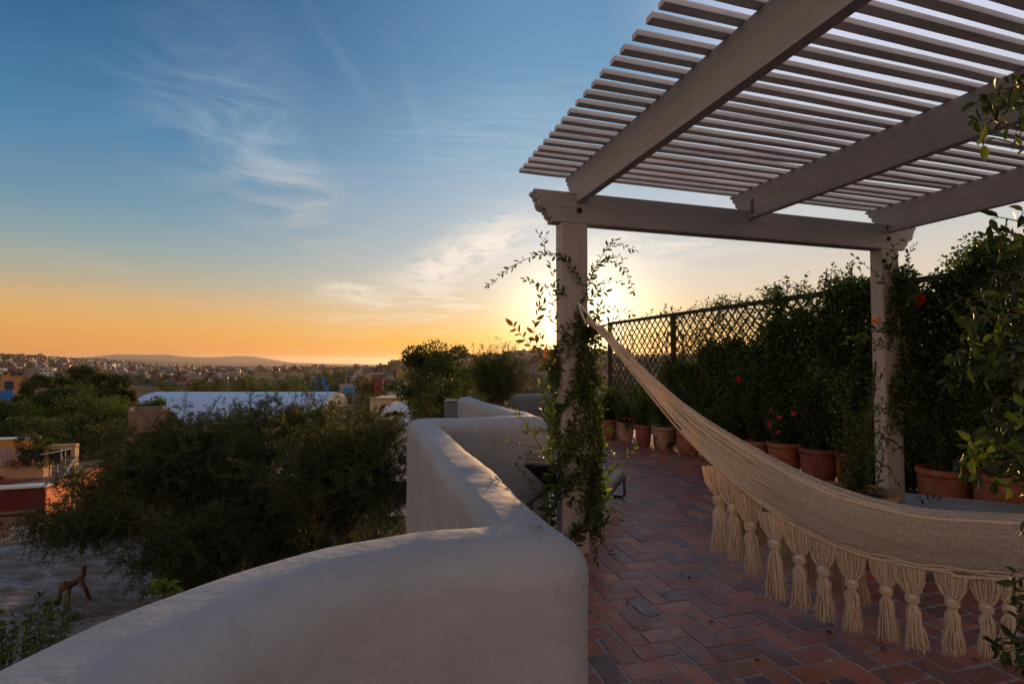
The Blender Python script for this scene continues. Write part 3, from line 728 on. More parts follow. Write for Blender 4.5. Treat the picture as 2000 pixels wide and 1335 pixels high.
mb = MB(); mb.box(TA+TD*TL/2+UZ*.12, (TL-.1, .05, .05), 0, .004, ux=TD, uy=Vector((-TD.y, TD.x, 0))); put(mb.build('rail', M['trellis']), tr_)
for bi in range(len(bays)-1):
    a, b_ = bays[bi]+.04, bays[bi+1]-.04; z0, z1 = .15, TH-.03; mb = MB()
    for sgn in (1, -1):
        sl_ = 1.05*sgn; t = a-4
        while t < b_+4:
            # line x = t + (z-z0)/sl ... clipped to the bay
            za, zb_ = z0, z1; xa, xb = t, t+(z1-z0)/sl_
            if xa > xb: (xa, za), (xb, zb_) = (xb, zb_), (xa, za)
            if xb > a and xa < b_:
                if xa < a: za += (zb_-za)*(a-xa)/(xb-xa); xa = a
                if xb > b_: zb_ = za+(zb_-za)*(b_-xa)/(xb-xa); xb = b_
                p, q = TA+TD*xa+UZ*za, TA+TD*xb+UZ*zb_; d = q-p
                if d.length > .05:
                    ux = d.normalized(); off = TN*(.006*sgn); uy = TN
                    mb.box((p+q)/2+off, (d.length, .009, .024), 0, 0, ux=ux, uy=uy)
            t += .185
    put(mb.build('lattice', M['trellis'], fixn=False), tr_)

# ================================================================== pots
def pot_mesh(name, r, h, mat, seed, lip=.035, bulge=.04, thing_=None):
    rg = random.Random(seed); b_ = r*.80
    prof = [(0, 0), (b_*.96, 0), (b_, .012), (r*.90+bulge*r, h*.45), (r*.97, h-.075), (r*.985, h-.062), (r*1.03, h-.06), (r*1.045, h-.045), (r*1.045, h-.012), (r*1.03, h), (r*.93, h), (r*.915, h-.05), (r*.9, h-.07)]
    mb = MB(); mb.lathe((0,0,0), prof, 34, .010, seed); o = mb.build('body', mat, smooth=True)
    s = MB(); s.lathe((0,0,0), [(0, h-.055), (r*.5, h-.05), (r*.91, h-.06)], 24, .0, 1); so_ = s.build('soil', M['soil'], smooth=True)
    return o, so_
POTS = []
def pot(xl, xr, yb, wm=None, mat='terracotta', label='', h=None, yt=None, D=None, back=0.0):
    D = D or EYE/((yb-705)/1000); X = ((xl+xr)/2-1000)/1000*D; r = (xr-xl)/2000*D*.93; D += back
    h = h or (EYE-(yt-705)/1000*D)
    e = empty('flower_pot', (X, D, .002)); tag(e, label, 'flower pot', 'terracotta pots along the trellis')
    o, s = pot_mesh('pot', r, max(.2, h), M[mat], len(POTS)+3); o.parent = e; s.parent = e
    e.rotation_euler = (0, 0, len(POTS)*1.3); POTS.append((X, D, r, max(.2, h))); return e
pot(1174, 1204, 857, mat='terracotta_dark', label='dark red flower pot farthest away, just right of the vine-covered post', yt=818)
pot(1203, 1238, 862, mat='terracotta_old', label='weathered brownish flower pot below the small clump of red flowers', yt=823)
pot(1238, 1272, 868, mat='terracotta_dark', label='dark red flower pot between two weathered pots', yt=828)
pot(1271, 1318, 875, mat='terracotta_old', label='flower pot with a black stained band and flaking paint', yt=831)
pot(1318, 1366, 885, mat='terracotta', label='plain orange flower pot beside the two white ceramic ornaments', yt=841)
pot(1366, 1404, 893, mat='terracotta_old', label='small weathered pot half hidden behind the strings of the hammock', yt=864)
pot(1405, 1452, 900, mat='terracotta_dark', label='dark flower pot hidden behind the upper hammock cloth', yt=856)
pot(1452, 1499, 912, mat='terracotta', label='reddish flower pot whose rim shows above the hammock edge', yt=859)
pot(1496, 1560, 926, mat='terracotta', label='large orange-brown flower pot left of the darker tall one', yt=862)
pot(1558, 1629, 939, mat='terracotta_dark', label='tall dark red-brown flower pot with magenta flowers beside it', yt=873)
pot(1627, 1694, 948, mat='terracotta', label='orange flower pot with a paler band, under the pink flowers', yt=880)
pot(1790, 1882, 1014, mat='terracotta', label='dark flower pot behind the grey daybed next to the right pergola post', yt=912)
pot(1900, 1996, 1042, mat='terracotta', label='brown flower pot behind the far end of the grey daybed', yt=922)
bw = empty('bowl_planter', (2.66, 4.02, .002)); tag(bw, 'wide low ochre clay bowl planter standing under the hammock by the right post', 'planter')
mb = MB(); r, h = .27, .50
mb.lathe((0,0,0), [(0,0),(.15,0),(.17,.02),(.24,.22),(r,h-.05),(r+.02,h-.045),(r+.028,h-.02),(r+.02,h),(r-.02,h),(r-.03,h-.05)], 36, .006, 2); o = mb.build('body', M['glaze_y'], smooth=True); o.parent = bw
mb = MB(); mb.lathe((0,0,0), [(0,h-.05),(r-.03,h-.05)], 24); o = mb.build('soil', M['soil']); o.parent = bw

# white ceramic ornaments by the pots
def ornament(x, y, s, label):
    p = pz(x, y, 0); e = empty('ceramic_ornament', (p.x, p.y, .002)); tag(e, label, 'ornament', 'white ceramic ornaments between the pots')
    mb = MB(); mb.lathe((0,0,0), [(0,0),(.9*s,0),(s,.3*s),(.95*s,.9*s),(.6*s,1.4*s),(.45*s,1.6*s)], 16, .08, 1); o = mb.build('body', M['cream'], smooth=True); o.parent = e
    mb = MB(); mb.lathe((.1*s,-.2*s,0), [(0,1.45*s),(.5*s,1.55*s),(.62*s,1.95*s),(.45*s,2.3*s),(0,2.45*s)], 14); o = mb.build('head', M['cream'], smooth=True); o.parent = e
    mb = MB(); 
    for q in (-1, 1): mb.tube([(q*.3*s, 0, 2.2*s), (q*.45*s, .05*s, 2.6*s), (q*.5*s, 0, 2.9*s)], [.16*s, .2*s, .05*s], 8)
    o = mb.build('ears', M['cream'], smooth=True); o.parent = e
ornament(1197, 858, .05, 'small white ceramic ornament at the foot of the farthest dark red pot')
ornament(1238, 866, .045, 'small white ceramic ornament between the weathered and the dark red pot')
ornament(1359, 886, .042, 'left one of the white ceramic pair beside the orange pot')
ornament(1369, 889, .042, 'right one of the white ceramic pair beside the orange pot')

# ================================================================== leafy growth
RNG = np.random.default_rng(11)
def shrub(name, label, cat, P0, rx, ry, z0, z1, nst, nl, mat, ll=.035, group=None, flowers=None, droop=0.0, kind=None, seed=0, lean=(0,0), stems=True, lw=.5, open_=1.0):
    """many arching stems rising from one pot, leaves set along them"""
    rng = np.random.default_rng(seed+5); e = empty(name, P0); tag(e, label, cat, group, kind)
    mb = MB(); Pl, Dl = [], []
    for i in range(nst):
        a = rng.uniform(0, 2*math.pi); rr = math.sqrt(rng.uniform(0, 1)); top = Vector((math.cos(a)*rx*rr+lean[0], math.sin(a)*ry*rr+lean[1], z0+(z1-z0)*rng.uniform(.35, 1)*(1-.25*rr)))
        b0 = Vector((rng.normal()*.03, rng.normal()*.03, z0-.04)); mid = b0.lerp(top, .5)+Vector((rng.normal()*.05, rng.normal()*.05, .05))-UZ*0; pts = []
        for q in range(9):
            t = q/8; p = b0*(1-t)**2+mid*2*t*(1-t)+top*t*t; p = p+Vector(noise.noise_vector(p*4+Vector((i, 0, 0))))*.03*t-UZ*droop*t*t; pts.append(p)
        if stems: mb.tube(pts, [.006*(1-.7*q/8) for q in range(9)], 4, False)
        m = max(1, nl//nst); ts = rng.uniform(.08, 1, m)**.8; pa = np.array(pts)
        idx = np.clip((ts*8).astype(int), 0, 7); fr = ts*8-idx; base = pa[idx]*(1-fr[:, None])+pa[idx+1]*fr[:, None]; dr = pa[idx+1]-pa[idx]
        sp = .045*open_*rng.random((m, 1))**.5; off = rng.normal(size=(m, 3)); off = off/np.linalg.norm(off, axis=1, keepdims=True)
        Pl.append(base+off*sp); Dl.append(off+unit(dr)*.7-np.array([0, 0, .15]))
    if stems: o = mb.build('stems', M['stem'], fixn=False); o.parent = e
    Pl, Dl = np.concatenate(Pl), np.concatenate(Dl)
    leaves('foliage', Pl, Dl, ll*rng.uniform(.6, 1.3, len(Pl)), ll*lw*rng.uniform(.7, 1.2, len(Pl)), M[mat], e, rng, world=False)
    if flowers:
        fm, fn, fs, fz = flowers
        for i in range(fn):
            a = rng.uniform(0, 6.28); rr = rng.uniform(.4, 1.0); c = np.array([math.cos(a)*rx*rr*1.15+lean[0], -abs(math.sin(a))*ry*1.25+lean[1], z0+(z1-z0)*rng.uniform(*fz)])
            Df = unit(rng.normal(size=(14, 3))); leaves('flower', c+Df*fs*.3, Df, fs, fs*.9, M[fm], e, rng, world=False)
    return e
PL = ['broad-leaved shrub in the dark red pot farthest along the terrace', 'shrub with small red flowers in the brownish weathered pot', 'dark shrub in the dark red pot between two weathered ones',
      'bushy shrub in the pot with the black stained band', 'low green plant in the plain orange pot', 'low plant in the small pot behind the hammock strings', 'shrub in the pot hidden behind the upper hammock cloth',
      'shrub in the reddish pot peeping above the hammock edge', 'shrub with magenta flower stalk in the large orange-brown pot', 'tall leafy shrub in the tall dark red-brown pot', 'shrub with bright pink flowers in the banded orange pot',
      'dense shrub in the dark pot behind the grey daybed', 'dense shrub in the brown pot behind the far end of the daybed']
zt_ = [.7, .55, .75, .9, .35, .5, 1.0, .9, .75, 1.05, .6, 1.0, 1.0]
for i, (X, D, r, h) in enumerate(POTS):
    fl = {1: ('red', 6, .026, (.1, .4)), 8: ('pink', 10, .030, (.2, .6)), 10: ('pink', 20, .036, (.15, .85))}.get(i)
    shrub('potted_shrub', PL[i], 'shrub', (X, D, h), r*1.45, r*1.45, -.03, zt_[i], 30, 2600, 'leaf' if i in (0, 4, 10) else 'leaf_f', .07 if i == 0 else .038, 'shrubs growing in the terracotta pots', fl, seed=i*7)

def surf_noise(x, y, s=1.0, o=0.0): return noise.noise((x*s+o, y*s, 3.3))
# climbers on the trellis, one per bay
lab = ['sparse climber on the farthest lattice bay beside the sunlit gap', 'climber covering the lower half of the second lattice bay, one red bloom in it', 'dense dark climber smothering the lattice bay left of the right post', 'tall dense climber right of the right pergola post']
for bi in range(4):
    a, b_ = bays[bi], bays[bi+1]; nlv = [9000, 62000, 90000, 60000][bi]; rng = np.random.default_rng(40+bi)
    e = empty('climbing_plant', TA+TD*(a+b_)/2); tag(e, lab[bi], 'climbing plant', 'climbers on the trellis')
    Pl, Dl, Tn = [], [], []; mb = MB()
    cnt = 0
    while cnt < nlv:
        m = 6000; t = rng.uniform(a-.1, b_+.1, m); tt = t/TL; z = rng.uniform(0.15, 2.95, m)
        # height of the mass along the fence and how open it is
        hz = np.interp(t, [0, 1.2, 2.3, 3.2, 4.4, 5.2, 6.0, 7.0, 8.5, 9.8], [.85, 1.15, 1.5, 1.66, 1.78, 2.05, 2.34, 2.40, 2.42, 2.45])
        wob_ = np.array([surf_noise(tv*1.7, 0, 1)*.30+surf_noise(tv*6, 1, 1)*.20+surf_noise(tv*17, 4, 1)*.10 for tv in t])
        ok = z < hz+wob_
        loose = (rng.random(m) < np.interp(t, [0, 2, 4, 6, 9], [.10, .07, .13, .2, .2])) & (z < TH+.08+wob_*.7)
        keep = ok | loose
        cl_ = np.array([noise.noise((tv*2.6, zv*2.6, 1.7+bi)) for tv, zv in zip(t, z)])
        keep &= (rng.random(m) < np.clip(1.0+cl_*1.2, .3, 1))
        t, z = t[keep], z[keep]; m = len(t)
        dep = np.abs(rng.normal(0, 1, m))*np.interp(t, [0, 3, 6, 9], [.05, .09, .14, .24])*np.clip(.35+z*.6, .3, 1)
        bump = np.array([noise.noise((tv*2, zv*2, 8)) for tv, zv in zip(t, z)])*.12
        P = np.array(TA)[None]+np.array(TD)[None]*t[:, None]+np.array(TN)[None]*(dep+bump-.05)[:, None]; P[:, 2] = z
        d = rng.normal(size=(m, 3))+np.array(TN)*.5+np.array([0, 0, .15]); Pl.append(P); Dl.append(d); cnt += m
    Pl, Dl = np.concatenate(Pl), np.concatenate(Dl)
    # shoots standing up over the top
    for i in range([8, 12, 24, 22][bi]):
        t = rng.uniform(a, b_); z0 = TH-.1+rng.normal()*.06; ln = rng.uniform(.12, .42 if bi > 1 else .24); base = TA+TD*t+TN*rng.uniform(-.02, .25)+UZ*z0
        tip = base+UZ*ln+Vector((rng.normal()*.09, rng.normal()*.09, 0)); pts = [base.lerp(tip, q/4)+Vector((noise.noise((t*3, q, 1))*.03, 0, 0)) for q in range(5)]
        mb.tube(pts, [.004, .0035, .003, .002, .001], 4, False)
        k = int(ln/.016); tt = rng.uniform(.1, 1, k); bs = np.array(base)+(np.array(tip)-np.array(base))*tt[:, None]; Pl = np.concatenate([Pl, bs]); dd = rng.normal(size=(k, 3)); dd[:, 2] = np.abs(dd[:, 2])*.6+.3; Dl = np.concatenate([Dl, dd])
    for i in range(26):
        t = rng.uniform(a, b_); p = TA+TD*t+TN*.06+UZ*.1; pts = []
        for q in range(14): pts.append(p+UZ*(q*.15)+TD*(noise.noise((t*5, q*.4, 2))*.35)+TN*noise.noise((t*5, q*.5, 6))*.05)
        mb.tube(pts, .006, 4, False)
    put(mb.build('stems', M['stem'], fixn=False), e)
    leaves('foliage', Pl, Dl, .047*rng.uniform(.6, 1.35, len(Pl)), .026*rng.uniform(.7, 1.3, len(Pl)), M['leaf_f'], e, rng)
    fl = []
    if bi == 1: fl = [(1443, 741, .035, 'red')]
    if bi == 3: fl = [(1797, 586, .045, 'red')]
    for (fx, fy, fs, fm) in fl:
        # the bloom sits on the face of the climber
        v = px(fx, fy, 1)-Vector((0, 0, EYE)); q0 = TA+TN*.42; n_ = TN; t = (q0-Vector((0, 0, EYE))).dot(n_)/v.dot(n_); c = np.array(Vector((0, 0, EYE))+v*t)
        Pf = []; Df = []
        for q in range(40): d = rng.normal(size=3); d /= np.linalg.norm(d); Pf.append(c+d*fs*.35); Df.append(d)
        leaves('flower', np.array(Pf), np.array(Df), fs, fs, M[fm], e, rng)

# ---- twigs: a stem drawn through given places, leaves alternating along it
def twig(mb, Pl, Dl, Ll, pts, r=.004, every=.03, ll=.055, rng=None, up=.3, end=True):
    pts = [Vector(p) for p in pts]
    sm = []
    for i in range(len(pts)-1):                               # catmull-rom
        p0, p1, p2, p3 = pts[max(i-1, 0)], pts[i], pts[i+1], pts[min(i+2, len(pts)-1)]
        k = max(2, int((p2-p1).length/.02))
        for q in range(k):
            t = q/k; sm.append(.5*((2*p1)+(p2-p0)*t+(2*p0-5*p1+4*p2-p3)*t*t+(3*p1-p0-3*p2+p3)*t**3))
    sm.append(pts[-1])
    mb.tube(sm, [r*(1-.75*i/len(sm)) for i in range(len(sm))], 5, False)
    d = 0; sgn = 1; acc = 0
    for i in range(1, len(sm)):
        seg = sm[i]-sm[i-1]; acc += seg.length
        while acc > every:
            acc -= every; sgn = -sgn; ax = seg.normalized(); sd_ = ax.cross(Vector((rng.normal()*.5, -1, rng.normal()*.5))).normalized()*sgn
            dl = ax*.75+sd_*.8+Vector((rng.normal()*.25, rng.normal()*.35, rng.normal()*.25-.1+up*.3)); Pl.append(tuple(sm[i])); Dl.append(tuple(dl)); Ll.append(ll*rng.uniform(.65, 1.2)*(1-.35*i/len(sm)))
    if end: Pl.append(tuple(sm[-1])); Dl.append(tuple(sm[-1]-sm[-2])); Ll.append(ll*.8)
    return sm
def vine(label, e_loc, twigs, climbs, mats='leaf', seed=0, lw=.42):
    rng = np.random.default_rng(seed); e = empty('climbing_vine', e_loc); tag(e, label, 'vine', 'vines twining up the pergola posts')
    mb = MB(); sets = {}
    for (pts, every, ll, r, mt) in twigs+climbs:
        Pl, Dl, Ll = sets.setdefault(mt, ([], [], [])); twig(mb, Pl, Dl, Ll, pts, r, every, ll*(LS if len(pts) < 9 else 1.1), rng)
    put(mb.build('stems', M['stem'], fixn=False), e)
    for mt, (Pl, Dl, Ll) in sets.items():
        Ll = np.array(Ll); leaves('leaves', np.array(Pl), np.array(Dl), Ll, Ll*lw, M[mt], e, rng, hi=True)
    return e
D1 = 3.98
LS = 1.22
def pl_(lst, D=D1, dd=0.0): return [px(x, y, D+dd*i) for i, (x, y) in enumerate(lst)]
tw = [
 (pl_([(1140,560),(1115,520),(1092,497),(1062,496),(1035,503),(1000,520),(975,540),(955,556)]), .024, .052, .004, 'leaf'),
 (pl_([(1095,500),(1066,497),(1064,475),(1052,456)]), .034, .050, .003, 'leaf'),
 (pl_([(1066,497),(1062,470),(1068,458)]), .05, .045, .002, 'leaf'),
 (pl_([(1110,580),(1086,560),(1062,560),(1045,553),(1026,546)]), .024, .048, .004, 'leaf'),
 (pl_([(1086,612),(1078,580),(1084,545),(1075,520)]), .040, .062, .003, 'leaf'),
 (pl_([(1100,660),(1082,625),(1060,590),(1052,565)]), .036, .060, .003, 'leaf'),
 (pl_([(1105,725),(1075,706),(1050,690),(1030,668),(1016,650),(1002,636)], D1, -.03), .030, .085, .005, 'leaf_r'),
 (pl_([(1058,692),(1046,665),(1044,640),(1050,615),(1052,600)]), .034, .070, .003, 'leaf_r'),
 (pl_([(1100,740),(1070,728),(1045,712),(1030,700)]), .034, .065, .003, 'leaf_r'),
 (pl_([(1100,700),(1068,680),(1058,660)]), .034, .060, .003, 'leaf'),
 (pl_([(1140,590),(1152,545),(1170,510),(1182,490),(1205,476),(1222,482),(1238,488)]), .021, .050, .004, 'leaf'),
 (pl_([(1182,490),(1190,475),(1205,468)]), .025, .042, .003, 'leaf'),
 (pl_([(1150,560),(1165,520),(1190,510),(1212,520),(1228,540),(1237,568)]), .023, .048, .004, 'leaf'),
 (pl_([(1180,515),(1196,500),(1218,503)]), .026, .042, .003, 'leaf'),
 (pl_([(1155,600),(1168,560),(1190,548),(1212,552)]), .030, .045, .003, 'leaf'),
 (pl_([(1150,640),(1172,610),(1195,602),(1215,606),(1234,614)]), .024, .048, .003, 'leaf'),
 (pl_([(1150,660),(1175,640),(1200,622)]), .026, .048, .003, 'leaf'),
 (pl_([(1150,690),(1180,672),(1190,650)]), .026, .05, .003, 'leaf'),
 (pl_([(1090,920),(1060,880),(1040,845),(1018,815),(1005,800),(993,790)], D1, -.02), .026, .048, .004, 'leaf_b'),
 (pl_([(1085,890),(1060,878),(1035,870),(1012,866),(995,863)]), .028, .045, .003, 'leaf_b'),
 (pl_([(1080,905),(1062,890),(1035,885),(1020,890)]), .028, .045, .003, 'leaf_b'),
 (pl_([(1095,830),(1075,800),(1062,770),(1055,750)]), .028, .060, .004, 'leaf_b'),
 (pl_([(1095,800),(1078,775),(1075,745),(1082,725)]), .028, .065, .004, 'leaf_b'),
 (pl_([(1075,850),(1068,825),(1060,800)]), .028, .060, .003, 'leaf_b'),
 (pl_([(1160,970),(1172,950),(1190,925),(1212,900),(1238,876)], D1, -.02), .024, .048, .004, 'leaf_b'),
 (pl_([(1195,918),(1210,908),(1222,912)]), .024, .040, .002, 'leaf_b'),
 (pl_([(1150,960),(1168,930),(1180,905)]), .026, .045, .003, 'leaf'),
 (pl_([(1150,1000),(1168,1030),(1178,1060),(1195,1082)], D1-.25), .020, .045, .004, 'leaf'),
 (pl_([(1150,1000),(1160,1040),(1163,1075),(1166,1095)], D1-.25), .020, .045, .004, 'leaf'),
 (pl_([(1145,880),(1165,860),(1172,830),(1168,800)]), .024, .05, .003, 'leaf'),
 (pl_([(1150,820),(1168,840),(1180,870),(1196,885)]), .024, .05, .003, 'leaf'),
 (pl_([(1160,1000),(1178,985),(1190,975)], D1-.1), .018, .045, .003, 'leaf_b'),
 (pl_([(1055,960),(1040,950),(1028,932),(1012,910)], 3.7), .026, .042, .003, 'leaf_b'),
]
cb = []
rgv = random.Random(21)
for i in range(24):                                          # stems that wind round the post
    ph = rgv.uniform(0, 6.28); z0 = rgv.uniform(0, .8); z1 = rgv.uniform(1.3, 2.15) if i < 17 else rgv.uniform(.8, 1.3); pts = []; n = 15; tw_ = rgv.uniform(1.2, 3.0)
    for q in range(n):
        t = q/(n-1); z = z0+(z1-z0)*t; a = ph+tw_*t*2; cx = .16+rgv.uniform(0, .03); cy = .11
        pts.append(P1+HD*(math.cos(a)*cx+(.05 if i % 3 else -.02))+RD*(math.sin(a)*cy-.01)+UZ*z+Vector((rgv.gauss(0, .014), rgv.gauss(0, .01), 0)))
    cb.append((pts, .024, .070, .005, 'leaf' if i % 6 else 'leaf_b'))
for i in range(74):                                          # short side shoots thicken it
    z = rgv.uniform(.25, 1.98); sg = rgv.choice((1, 1, -1)); z = z if sg > 0 or z < 1.6 else z-.5
    b0 = P1+HD*(sg*.10)+RD*(-.09+rgv.uniform(0, .12))+UZ*z; d = HD*sg*rgv.uniform(.02, .13)+RD*rgv.uniform(-.12, .1)+UZ*rgv.uniform(-.16, .10)
    cb.append(([b0, b0+d*.5+UZ*.02, b0+d], .022, .066, .003, 'leaf_b' if (z < 1.1 and rgv.random() < .45) else 'leaf'))
for i in range(34):
    z = rgv.uniform(1.25, 1.95); b0 = P1+HD*(.02+rgv.uniform(-.03, .08))-RD*.085+UZ*z; d = HD*rgv.uniform(-.06, .1)-RD*.03-UZ*rgv.uniform(.1, .25)
    cb.append(([b0, b0+d*.5, b0+d], .022, .055, .003, 'leaf'))
for i in range(24):                                          # bushy foot
    z = rgv.uniform(.1, .9); a = rgv.uniform(0, 6.28); b0 = P1+HD*math.cos(a)*.1-RD*.1+UZ*z; d = HD*(rgv.uniform(-.38, .12) if z > .4 else rgv.uniform(-.1, .22))-RD*rgv.uniform(0, .25)+UZ*rgv.uniform(-.05, .18)
    cb.append(([b0, b0+d*.5+UZ*.03, b0+d], .024, .050, .003, 'leaf_b' if rgv.random() < .5 else 'leaf'))
vine('leafy vine twining round the left pergola post where the hammock hangs', P1, tw, cb, seed=3)
P2 = P1+HD*SP
tw = [(pl_([(1790,600),(1782,540),(1772,500),(1786,480)], 4.8), .022, .055, .004, 'leaf'),
 (pl_([(1735,560),(1712,535),(1690,518),(1668,500)], 4.8), .035, .050, .004, 'leaf'),
 (pl_([(1745,540),(1730,520),(1735,500)], 4.8), .03, .045, .003, 'leaf'),
 (pl_([(1750,500),(1745,480),(1760,470)], 4.75), .03, .045, .003, 'leaf'),
 (pl_([(1735,680),(1700,660),(1672,655),(1650,668)], 4.6), .022, .060, .004, 'leaf_b'),
 (pl_([(1740,650),(1710,640),(1690,650),(1668,700)], 4.6), .024, .055, .003, 'leaf'),
 (pl_([(1740,810),(1710,800),(1690,808),(1672,815)], 4.5), .026, .055, .003, 'leaf_b'),
 (pl_([(1745,860),(1765,880),(1772,905)], 4.7), .024, .055, .003, 'leaf'),
 (pl_([(1785,970),(1805,975),(1830,972)], 4.1), .028, .05, .003, 'leaf')]
cb = []
for i in range(13):
    ph = rgv.uniform(0, 6.28); z0 = rgv.uniform(.5, 1.2); z1 = rgv.uniform(1.7, 2.55); pts = []; tw_ = rgv.uniform(1, 2.6)
    for q in range(15):
        t = q/14; a = ph+tw_*t*2; pts.append(P2+HD*(math.cos(a)*.15+.07)+RD*(math.sin(a)*.11-.02)+UZ*(z0+(z1-z0)*t)+Vector((rgv.gauss(0, .014), rgv.gauss(0, .01), 0)))
    cb.append((pts, .022, .060, .005, 'leaf'))
for i in range(95):
    z = rgv.uniform(.75, 2.45); b0 = P2+HD*rgv.uniform(-.06, .14)-RD*.08+UZ*z; d = HD*rgv.uniform(-.14, .20)-RD*rgv.uniform(0, .12)+UZ*rgv.uniform(-.18, .12)
    cb.append(([b0, b0+d*.5+UZ*.02, b0+d], .020, .058, .003, 'leaf_b' if rgv.random() < .12 else 'leaf'))
e = vine('dark vine climbing the right pergola post to the header board', P2, tw, cb, seed=4)
fp = px(1712, 625, 4.62); dd = RNG.normal(size=(30, 3)); leaves('flower', np.array(fp)+unit(dd)*.012, dd, .03, .026, M['orange'], e, RNG)
# staked plant in the bowl
pb = empty('bamboo_plant', (2.66, 4.02, .45)); tag(pb, 'slender staked plant rising from the wide ochre bowl beside the right post', 'plant')
rng = np.random.default_rng(77); mb = MB(); Pl, Dl, Ll = [], [], []
for i in range(30):
    b0 = Vector((2.66+rng.normal()*.06, 4.02+rng.normal()*.06, .45)); hh = rng.uniform(.25, 1.05); tip = b0+Vector((rng.normal()*.10+.10, rng.normal()*.09, hh)); md = b0.lerp(tip, .5)+Vector((rng.normal()*.04, 0, .05))
    twig(mb, Pl, Dl, Ll, [b0, md, tip, tip+Vector((rng.normal()*.1, -.05, -.05+rng.normal()*.03))], .004, .028, .060, rng)
put(mb.build('stems', M['stem'], fixn=False), pb); Ll = np.array(Ll); leaves('leaves', np.array(Pl), np.array(Dl), Ll, Ll*.35, M['leaf'], pb, rng, hi=True)
mb = MB(); mb.tube([(2.74, 4.06, .40), (2.80, 4.02, 1.0), (2.84, 4.0, 1.5)], [.014, .012, .009], 7); put(mb.build('stake', M['stem'], smooth=True, fixn=False), pb)

# ---- shrub reaching in from the right, close to the lens
e = empty('overhanging_shrub', (1.9, 1.35, 0)); tag(e, 'large leafy shrub reaching in from the right edge, closest to the viewer', 'shrub')
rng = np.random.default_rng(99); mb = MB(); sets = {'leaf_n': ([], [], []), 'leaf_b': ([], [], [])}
env = [(130,1975),(160,1955),(200,1905),(245,1862),(285,1935),(340,1990),(380,1985),(430,1925),(480,1905),(520,1890),(560,1852),(620,1838),(680,1850),(740,1842),(790,1868),(840,1905),(890,1868),(925,1872),(960,1935),(1010,1985),(1080,1992),(1140,1975),(1190,1950),(1240,1918),(1275,1900),(1300,1960)]
ys = [a for a, _ in env]; xs_ = [b for _, b in env]
def reach(y): return float(np.interp(y, ys, xs_))
for i in range(135):
    y = rng.uniform(135, 1300); D = rng.uniform(1.12, 1.6)
    if rng.random() < .25 and 960 < y < 1200: continue
    if 290 < y < 360 and rng.random() < .8: continue
    xt = reach(y)+abs(rng.normal())*(50 if i % 3 else 120)+(45 if noise.noise((y*.012, 3, 1)) < -.05 else 0); y0 = y+rng.uniform(-40, 160)
    pts = [px(2190, y0, D+.1), px((xt+2190)/2+20, (y+y0)/2-18, D+.04), px(xt+16, y-4, D), px(xt, y+10, D)]
    mt = 'leaf_b' if rng.random() < (.16 if 560 < y < 960 else .03) else 'leaf_n'; Pl, Dl, Ll = sets[mt]  # sparse brighter leaf colour painted in as highlights
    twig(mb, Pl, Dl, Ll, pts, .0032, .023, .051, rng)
# trunks
for i in range(5): mb.tube([(1.75+i*.06, 1.35+i*.03, 0), (1.7+i*.04, 1.3+i*.05, .8), (1.68+i*.05, 1.35, 1.5), (1.6+i*.05, 1.35, 2.2)], [.018, .014, .011, .006], 7)
put(mb.build('stems', M['stem'], fixn=False), e)
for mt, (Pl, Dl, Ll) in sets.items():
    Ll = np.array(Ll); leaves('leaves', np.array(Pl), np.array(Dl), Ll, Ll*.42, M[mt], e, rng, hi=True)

# ================================================================== loungers
def quadbox(mb, c4, t, bev=0):
    """slab: four upper corners (ccw) and thickness downwards"""
    c4 = [Vector(c) for c in c4]; n = (c4[1]-c4[0]).cross(c4[3]-c4[0]).normalized()
    if n.z < 0: n = -n
    ctr = sum(c4, Vector())/4; ins = .018
    up_ = [c+(ctr-c).normalized()*ins for c in c4]; vs = up_+[c-n*ins*.7 for c in c4]+[c-n*(t-ins*.7) for c in c4]+[u-n*t for u in up_]
    fs = [(0,1,2,3), (12,13,14,15)]+[(a*4+i, a*4+(i+1) % 4, a*4+4+(i+1) % 4, a*4+4+i) for a in range(3) for i in range(4)]
    mb.add(vs, fs)
F_r, F_l = Vector((1.235, 5.66, .315)), Vector((.70, 5.93, .315)); H_r, H_l = Vector((.66, 4.32, .66)), Vector((.115, 4.55, .66))
B_r = F_r.lerp(Vector((H_r.x, H_r.y, .315)), .56); B_l = F_l.lerp(Vector((H_l.x, H_l.y, .315)), .56)
lg = empty('sun_lounger', (.9, 5.1, 0)); tag(lg, 'sun lounger with raised back and taupe cushion behind the vine-covered post', 'sun lounger')
mb = MB(); quadbox(mb, [F_r, F_l, B_l, B_r], .07); put(mb.build('cushion', M['cushion']), lg)
mb = MB(); quadbox(mb, [B_r, B_l, H_l, H_r], .06); put(mb.build('back_cushion', M['cushion']), lg)
hd = (H_r-B_r).normalized(); nn = hd.cross((H_l-H_r)).normalized(); nn = nn if nn.z > 0 else -nn
mb = MB(); quadbox(mb, [H_r-hd*.16+nn*.05, H_l-hd*.16+nn*.05, H_l+hd*.02+nn*.05, H_r+hd*.02+nn*.05], .07); put(mb.build('head_pillow', M['cushion']), lg)
mb = MB(); quadbox(mb, [B_r-nn*.065, B_l-nn*.065, H_l-nn*.065, H_r-nn*.065], .02); put(mb.build('back_panel', M['under']), lg)
dn = Vector((0, 0, -.085)); mb = MB()
mb.tube([F_r+dn, B_r+dn, B_r+dn+(B_r-F_r)*.7], .018, 8); put(mb.build('side_rail', M['frame'], smooth=True), lg)
mb = MB(); mb.tube([F_l+dn, B_l+dn, B_l+dn+(B_l-F_l)*.7], .018, 8); put(mb.build('side_rail', M['frame'], smooth=True), lg)
